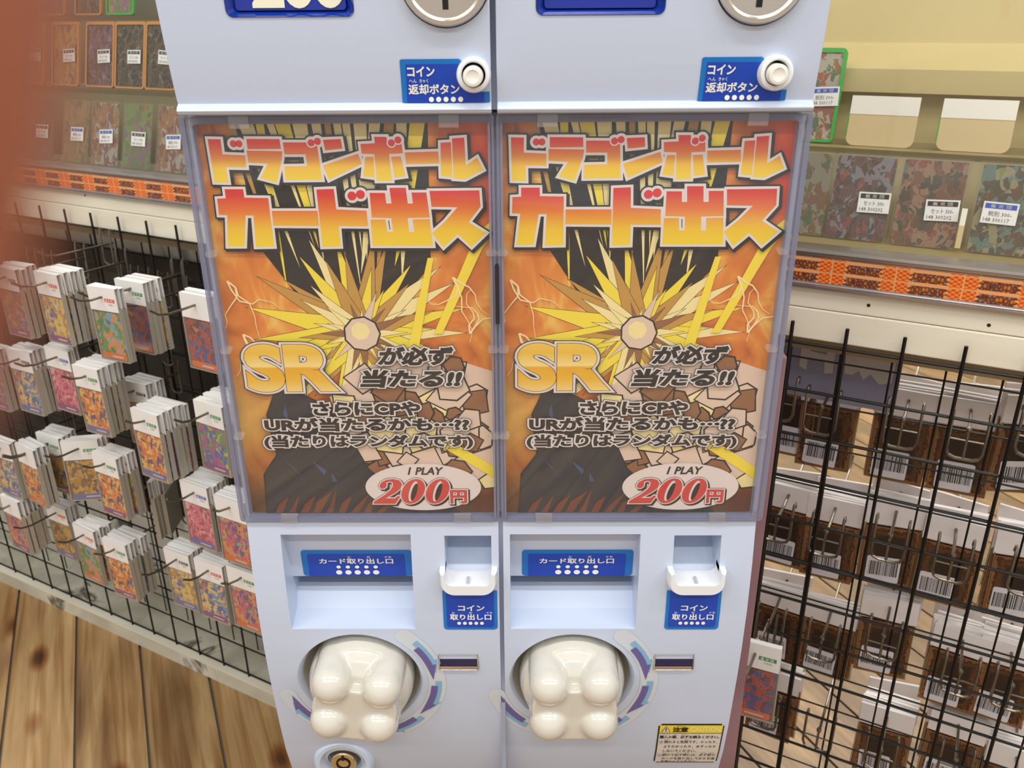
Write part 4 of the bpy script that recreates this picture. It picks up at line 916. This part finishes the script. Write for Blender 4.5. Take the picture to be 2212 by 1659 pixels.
# --- left packs
def art(name, stops, loc): return noisy('art_' + name, stops, (95, 95, 72), 3, .35, loc, 'CONSTANT', 2.6, tex='voronoi')
ART = {
    'violet': art('violet', [(0, (120, 76, 92)), (.22, (168, 112, 70)), (.42, (92, 90, 150)), (.58, (206, 170, 92)), (.74, (176, 74, 74)), (.88, (96, 70, 110))], (1, 0, 0)),
    'yellow': art('yellow', [(0, (206, 166, 70)), (.25, (96, 100, 160)), (.4, (226, 200, 110)), (.6, (196, 140, 60)), (.78, (218, 210, 190)), (.9, (120, 96, 120))], (2, 0, 0)),
    'green': art('green', [(0, (70, 120, 56)), (.3, (92, 146, 74)), (.5, (222, 138, 78)), (.66, (110, 170, 190)), (.82, (86, 110, 90)), (.93, (230, 200, 150))], (3, 0, 0)),
    'crimson': art('crimson', [(0, (140, 40, 34)), (.35, (176, 62, 44)), (.55, (60, 80, 150)), (.7, (110, 40, 34)), (.85, (214, 120, 70))], (4, 0, 0)),
    'sky': art('sky', [(0, (226, 160, 60)), (.25, (90, 150, 190)), (.45, (232, 196, 120)), (.62, (70, 96, 160)), (.78, (200, 110, 60)), (.9, (120, 180, 170))], (5, 0, 0)),
    'pink': art('pink', [(0, (206, 70, 110)), (.3, (228, 116, 146)), (.55, (176, 60, 96)), (.7, (232, 170, 170)), (.85, (120, 90, 80)), (.93, (110, 140, 90))], (6, 0, 0)),
    'orange': art('orange', [(0, (232, 140, 44)), (.3, (222, 108, 44)), (.5, (240, 190, 100)), (.66, (80, 70, 110)), (.78, (206, 84, 40)), (.9, (244, 220, 160))], (7, 0, 0)),
    'meadow': art('meadow', [(0, (110, 140, 60)), (.25, (180, 70, 140)), (.45, (90, 150, 90)), (.6, (60, 96, 180)), (.75, (220, 190, 80)), (.9, (206, 110, 130))], (8, 0, 0)),
    'gold': art('gold', [(0, (176, 128, 44)), (.35, (206, 160, 70)), (.6, (130, 92, 40)), (.78, (70, 66, 110)), (.9, (220, 190, 110))], (9, 0, 0)),
    'plum': art('plum', [(0, (170, 84, 130)), (.25, (226, 150, 70)), (.45, (120, 70, 140)), (.62, (210, 90, 110)), (.8, (140, 180, 130)), (.92, (230, 210, 200))], (10, 0, 0)),
}
BAND = {'purple': pm('band_purple', (128, 62, 134), .35), 'blue': pm('band_blue', (84, 108, 176), .35), 'orange': pm('band_orange', (222, 110, 42), .35)}
BANDW = pm('band_emblem', (222, 200, 206), .35)
STK = {'red': pm('sticker_red', (232, 78, 48), .45), 'blue': pm('sticker_blue', (66, 96, 190), .45), 'green': pm('sticker_green', (62, 150, 76), .45), 'black': pm('sticker_black', (60, 56, 50), .45)}
mb = MB(); mb.prism([(-.0325, -.0235), (.0325, -.0235), (.0325, .0190), (-.0325, .0190)], -.0042, -.0030); mb.prism([(-.0325, -.0205), (.0325, -.0205), (.0325, .0190), (-.0325, .0190)], .0030, .0042)
mb.box(-.0325, .0325, -.0036, .0036, .0182, .0190)
HEADER = mb.mesh('header', PAPER)
mb = MB()
wd, tp, bt_ = .0335, -.0180, -.1165
for xa, xb in ((-wd, -wd + .0012), (wd - .0012, wd)): mb.box(xa, xb, -.0038, .0038, bt_, tp)
mb.box(-wd + .0012, wd - .0012, -.0038, .0038, bt_, bt_ + .0012); mb.box(-wd + .0012, wd - .0012, .0028, .0038, bt_ + .0012, tp)
SLV = mb.mesh('sleeve', pm('sleeve_grey', (182, 174, 158), .35))
mb = MB(); mb.box(-wd, wd, -.0043, -.0040, -.1165, -.0240)
FILM = mb.mesh('film', clear('pack_film', (225, 215, 200), .05, .12, .2))
CARDM = {}
def card_mesh(a, b):
    if (a, b) not in CARDM:
        mb = MB(); mb.box(-.0300, .0300, -.0026, -.0016, -.1140, -.0265, 0)
        mb.prism(rrect(-.0280, -.1130, .0280, -.1020, .003, 3), -.0030, -.0026, 1); mb.flat(circle(-.0235, -.1070, .0062, 14), -.0032, 1)
        mb.flat(rrect(-.006, -.1095, .020, -.1065, .001, 2), -.0033, 2)
        CARDM[(a, b)] = mb.mesh('art_card', [ART[a], BAND[b], BANDW])
    return CARDM[(a, b)]
STKM = {}
def stk_mesh(c):
    if c not in STKM:
        mb = MB(); mb.flat([(.004, -.019), (.029, -.019), (.029, .001), (.004, .001)], -.0044, 0); mb.flat([(.005, -.0065), (.028, -.0065), (.028, .0), (.005, .0)], -.0046, 1)
        for k, g in enumerate('鑑定団'): text(mb, g, .0075 + .0062 * k, -.0056, .0118 + .0062 * k, -.0010, -.0048, .01, mi=0, res=1)
        text(mb, '100-', .013, -.0125, .024, -.0085, -.0047, .0, mi=2, res=1)
        STKM[c] = mb.mesh('price_sticker', [PAPER, STK[c], pm('tag_ink', (120, 116, 108), .5)])
    return STKM[c]
def pack(x, y, z, rz, a, b, s, label, grp, tilt=0):
    r = empty('card_pack', W(x, y, z), RZ + rz)
    ms = [('header', HEADER), ('art_card', card_mesh(a, b)), ('sleeve', SLV), ('film', FILM)]
    if s: ms.append(('price_sticker', stk_mesh(s)))
    for nm, me in ms:
        o = bpy.data.objects.new(nm, me); col.objects.link(o); o.parent = r
    r.rotation_euler = (R(tilt), R(rnd.uniform(-1.5, 1.5)), RZ + rz); r.scale = (.84, .88, .79)
    tag(r, label, 'card pack', grp); return r
ORD = ['front', 'second', 'third', 'fourth', 'fifth', 'sixth', 'seventh', 'eighth']
NTH = ['first', 'second', 'third', 'fourth', 'fifth', 'sixth', 'seventh', 'eighth', 'ninth']
LEFT = {
    'top': [(36, 676, .22, 'violet', 'purple', 'blue', 4, 0), (124, 690, .22, 'yellow', 'purple', 'red', 5, 0), (242, 725, .215, 'green', 'orange', 'red', 2, 0), (300, 708, .262, 'crimson', 'orange', 'green', 4, 0), (440, 745, .24, 'crimson', 'orange', None, 2, 0)],
    'second': [(-8, 838, .22, 'violet', 'purple', 'black', 3, 0), (64, 846, .22, 'sky', 'blue', 'black', 4, 0), (145, 843, .235, 'pink', 'purple', 'blue', 2, 0), (207, 888, .205, 'orange', 'blue', 'green', 5, 0), (308, 915, .27, 'plum', 'purple', 'black', 4, 0), (332, 985, .20, 'orange', 'blue', 'green', 6, 0), (467, 970, .225, 'meadow', 'purple', 'green', 6, 0)],
    'third': [(22, 1030, .215, 'sky', 'blue', None, 2, 0), (76, 1046, .205, 'orange', 'orange', None, 3, -6), (124, 1020, .245, 'gold', 'purple', 'green', 4, 0), (190, 1035, .225, 'gold', 'blue', 'green', 3, 38), (246, 1070, .205, 'orange', 'purple', 'green', 4, 0), (352, 1105, .285, 'gold', 'orange', None, 3, -62), (436, 1135, .215, 'pink', 'blue', 'blue', 5, 0), (512, 1170, .20, 'plum', 'orange', None, 4, 0)],
    'bottom': [(42, 1150, .21, 'plum', 'purple', None, 5, -4), (140, 1165, .245, 'gold', 'blue', 'red', 3, 0), (200, 1215, .215, 'green', 'orange', 'red', 4, 0), (266, 1248, .205, 'orange', 'purple', 'green', 5, 0), (398, 1270, .235, 'yellow', 'blue', 'black', 4, 0), (466, 1297, .215, 'sky', 'purple', 'red', 4, 0), (536, 1315, .205, 'plum', 'orange', 'green', 4, 0)],
}
AW = {'violet': 'violet', 'yellow': 'yellow', 'green': 'green', 'crimson': 'crimson', 'sky': 'amber and blue', 'pink': 'pink', 'orange': 'orange', 'meadow': 'green and purple', 'gold': 'golden', 'plum': 'plum'}
ARTS = list(ART); BANDS = list(BAND); STKS = ['green', 'blue', 'red', 'black']
for rn, row in LEFT.items():
    for hi, (px, py, yf, a, b, s, n, yaw) in enumerate(row):
        p = at(px, py, yf); X, Z = p.x, p.z + .0555
        hook(X, .349, Z + .0016, 0, HL if yf < .25 else HS, f'grey wire hook, {NTH[hi]} from the left, {rn} row of left rack', 'hooks on the left rack')
        for k in range(n):
            if yf + k * .0088 > .338: break
            jx = rnd.uniform(-.0025, .0025) if k else 0
            aa, bb, ss = (a, b, s) if k == 0 else (rnd.choice(ARTS), rnd.choice(BANDS), rnd.choice(STKS))
            if k == 0: lab = f'front {AW[a]} card pack with {b} band, {NTH[hi]} hook, {rn} row, left rack'
            else: lab = f'card pack {ORD[k]} from the front, {NTH[hi]} hook, {rn} row, left rack'
            pack(X + jx, yf + k * .0088, Z + (rnd.uniform(-.0015, .003) if k else 0), R(yaw + (rnd.uniform(-3, 3) if k or not yaw else 0)), aa, bb, ss, lab, 'card packs on the left rack', 0)
# bare hooks along the top of the left rack
for k, (px, py) in enumerate(((66, 538), (102, 545), (176, 558), (226, 500), (272, 575), (310, 582), (352, 592), (392, 600))):
    p = at(px, py, .345); hook(p.x, .349, p.z - .018, 0, HS, f'bare wire hook, {NTH[k]} from the left above the top row of packs, left rack', 'bare hooks on the left rack')
# --- right packs, seen from behind
mb = MB(); mb.prism([(-.0315, -.0215), (.0315, -.0215), (.0315, .0120), (-.0315, .0120)], -.0018, -.0010); mb.prism([(-.0315, -.0190), (.0315, -.0190), (.0315, .0120), (-.0315, .0120)], .0010, .0018)
mb.box(-.0315, .0315, -.0014, .0014, .0113, .0120)
HEADB = mb.mesh('header', PAPERB)
def back_material():
    m, n, l, out = newmat('brown_card_back')
    t = n.new('ShaderNodeTexCoord'); s = n.new('ShaderNodeSeparateXYZ'); l.new(t.outputs['Generated'], s.inputs[0])
    def M(op, a, b=0):
        q = n.new('ShaderNodeMath'); q.operation = op
        for k, v in enumerate((a, b)):
            if isinstance(v, (int, float)): q.inputs[k].default_value = v
            else: l.new(v, q.inputs[k])
        return q.outputs[0]
    dx = M('MULTIPLY', M('ABSOLUTE', M('SUBTRACT', s.outputs[0], .5)), 2); dz = M('MULTIPLY', M('ABSOLUTE', M('SUBTRACT', s.outputs[2], .5)), 2)
    dz2 = M('SUBTRACT', 1, M('MULTIPLY', M('SUBTRACT', 1, dz), 1.45))
    d = M('MAXIMUM', dx, dz2)
    mp = coords(n, l, (160, 160, 90)); x = n.new('ShaderNodeTexNoise'); x.inputs['Scale'].default_value = 1; x.inputs['Detail'].default_value = 5; x.inputs['Distortion'].default_value = 2; l.new(mp.outputs[0], x.inputs['Vector'])
    f = M('ADD', d, M('MULTIPLY', M('SUBTRACT', x.outputs['Fac'], .5), .5))
    r = ramp(n, [(.0, (44, 32, 26)), (.55, (50, 36, 28)), (.74, (104, 66, 38)), (.86, (44, 30, 22)), (.95, (150, 98, 56)), (1, (132, 90, 56))]); l.new(f, r.inputs[0])
    b = n.new('ShaderNodeBsdfPrincipled'); b.inputs['Roughness'].default_value = .4; l.new(r.outputs[0], b.inputs[0]); l.new(b.outputs[0], out.inputs[0]); return m
mb = MB(); mb.box(-.0290, .0290, .0010, .0022, -.0982, -.0220); BACK = mb.mesh('card_back', back_material())
mb = MB(); wd = .0303; bt_, tp = -.0990, -.0180
for xa, xb in ((-wd, -wd + .0008), (wd - .0008, wd)): mb.box(xa, xb, -.0024, .0024, bt_, tp)
mb.box(-wd, wd, -.0024, .0024, bt_ - .0008, bt_)
SLVB = mb.mesh('sleeve', clear('amber_sleeve', (168, 138, 104), .72, .2, .2))
def barcode_mesh(seed):
    rr = random.Random(seed); mb = MB(); mb.prism(rrect(-.0185, -.0170, .0185, .0170, .0022, 3), .0024, .0028, 0); x = -.0160
    while x < .0155:
        w_ = rr.choice([.0004, .0006, .0010, .0014]); mb.add([(x, .0030, -.0085), (x, .0030, .0105), (x + w_, .0030, .0105), (x + w_, .0030, -.0085)], [(0, 1, 2, 3)], 1); x += w_ + rr.choice([.0004, .0006, .0010])
    return mb.mesh('barcode_sticker', [pm('barcode_paper', (226, 222, 226), .5), pm('barcode_ink', (52, 48, 50), .5)])
BARS = [barcode_mesh(k) for k in range(4)]
def back_pack(x, y, z, yaw, label, sticker, bar=0, sx=.0, tilt=0):
    r = empty('card_pack', W(x, y, z), 0); r.rotation_euler = (R(tilt), R(rnd.uniform(-1.5, 1.5)), RZ + math.pi + yaw)
    for nm, me in (('header', HEADB), ('card_back', BACK), ('sleeve', SLVB)):
        o = bpy.data.objects.new(nm, me); col.objects.link(o); o.parent = r
    if sticker:
        o = bpy.data.objects.new('barcode_sticker', BARS[bar]); col.objects.link(o); o.parent = r; o.location = (sx, 0, -.0790); o.rotation_euler = (0, R(rnd.uniform(-3, 3)), 0)
    tag(r, label, 'card pack', 'card packs on the right rack'); return r
RIGHT = {
    'top': [(1698, 915, 3, 0), (1781, 944, 4, 0), (1943, 972, 6, 4), (2073, 995, 5, 0), (2212, 992, 4, 24)],
    'second': [(1692, 1160, 5, 0), (1790, 1190, 6, 0), (1918, 1200, 6, 8), (2043, 1240, 7, 0), (2196, 1270, 6, 10)],
    'third': [(1676, 1368, 4, 0), (1782, 1402, 3, 0), (1905, 1398, 5, 8), (2058, 1470, 7, 0), (2160, 1498, 8, 0)],
    'bottom': [(1665, 1540, 6, 0), (1775, 1585, 0, 0), (1900, 1625, 8, 0), (2050, 1645, 5, 0), (2172, 1715, 7, 0)],
}
for rn, row in RIGHT.items():
    for hi, (px, py, n, yaw) in enumerate(row):
        p = at(px, py, .452); X, Z = p.x, p.z + .0605
        lab = f'wire hook with two prongs, {NTH[hi]} from the machine, {rn} row of right rack' if n else 'empty wire hook over bare floor, bottom row of right rack'
        h = hook(X, .392, Z + .002, math.pi, HR, lab, 'hooks on the right rack' if n else None)
        for k in range(n):
            jx = rnd.uniform(-.003, .003) if k else 0
            back_pack(X + jx, .452 + k * .0052 + (.02 if k == n - 1 and n > 3 else 0), Z + (rnd.uniform(-.001, .003) if k else 0), R((yaw if k == 0 else yaw * .5) + rnd.uniform(-2.5, 2.5) + (rnd.choice((-14, 10)) if k == n - 1 and n > 3 else 0)),
                      f'brown-backed card pack, {ORD[k] if k else "nearest us"}, {NTH[hi]} hook from machine, {rn} row, right rack', k == 0, (hi + len(rn)) % 4, rnd.choice((.003, .006)))
# one pack facing the aisle on the right rack
p = at(1622, 1492, .30); hook(p.x, .351, p.z + .0570, 0, HS, 'wire hook of the only pack facing the aisle, right rack', None)
pack(p.x, .300, p.z + .0555, R(4), 'crimson', 'orange', 'green', 'red card pack facing the aisle, beside the machine foot on the right', None)
# lilac grey sign hanging behind the right grid
r = empty('paper_sign', W(0, .425, 0), RZ); a_, b_ = at(1702, 790, .425), at(1948, 800, .425)
mb = MB(); mb.box(a_.x - .04, b_.x, 0, .001, .752, .822); mb.build('sheet', pm('lilac_paper', (146, 144, 168), .6), r)
mb = MB(); xs = a_.x + .012
mb.prism([(xs, .822), (xs, .788), (xs + .008, .785), (xs + .008, .800), (xs + .026, .797), (xs + .027, .784), (xs + .036, .786), (xs + .036, .822), (xs + .028, .822), (xs + .027, .806), (xs + .010, .808), (xs + .009, .822)], -.0006, -.0002)
mb.prism([(xs + .046, .822), (xs + .048, .788), (xs + .056, .788), (xs + .062, .794), (xs + .068, .784), (xs + .074, .792), (xs + .084, .782), (xs + .096, .786), (xs + .098, .822)], -.0006, -.0002)
o = mb.build('pale_shapes', pm('pale_shapes', (196, 190, 184), .6), r); o['label'] = 'pale cut-off shapes'
tag(r, 'lilac grey paper sign with pale shapes behind the right wire grid', 'sign')

# ================================================================== the photographer's fingertip, close to the lens at the upper left
def cpt(r, d, f):
    r += .27 if f > 5 else 0; d += .8
    return Vector(CAM) + (AR * r + AD * d + AF * f) * .001
path = [(-15.6, 3.2, 12.0, 4.6), (-15.4, 0.5, 12.0, 6.6), (-14.9, -3.5, 12.0, 7.3), (-14.3, -8.0, 12.0, 7.4), (-13.8, -14.0, 12.0, 7.6), (-14.0, -22.0, 11.0, 8.0), (-16.0, -30.0, 7.0, 8.2), (-20.0, -36.0, 0.0, 8.4), (-24.0, -38.0, -10.0, 8.6), (-26.0, -38.0, -22.0, 8.8)]
mb = MB(); seg = 24; rings = []
pts = [cpt(*p[:3]) for p in path]
ref = AF.copy()
for k, p in enumerate(pts):
    t = (pts[min(k + 1, len(pts) - 1)] - pts[max(k - 1, 0)]).normalized(); a = t.cross(ref)
    a = a.normalized() if a.length > .2 else t.cross(AR).normalized(); b = a.cross(t).normalized()
    rings.append([p + (a * math.cos(q) + b * math.sin(q) * .92) * path[k][3] * .001 for q in [2 * math.pi * j / seg for j in range(seg)]]); ref = b if k > 4 else ref
tip = cpt(-15.7, 5.6, 12.0)
vs = [v for g in rings for v in g] + [tip]
fs = [(i * seg + j, i * seg + (j + 1) % seg, (i + 1) * seg + (j + 1) % seg, (i + 1) * seg + j) for i in range(len(rings) - 1) for j in range(seg)]
fs += [(len(vs) - 1, (j + 1) % seg, j) for j in range(seg)] + [tuple((len(rings) - 1) * seg + j for j in range(seg))]
mb.add([tuple(v) for v in vs], fs)
fg = mb.build('fingertip', pm('skin', (160, 90, 66), .5), None, 60)
sb = fg.modifiers.new('smooth', 'SUBSURF'); sb.levels = 1; sb.render_levels = 2
tag(fg, 'blurred reddish fingertip of the photographer over the upper left corner', 'finger')
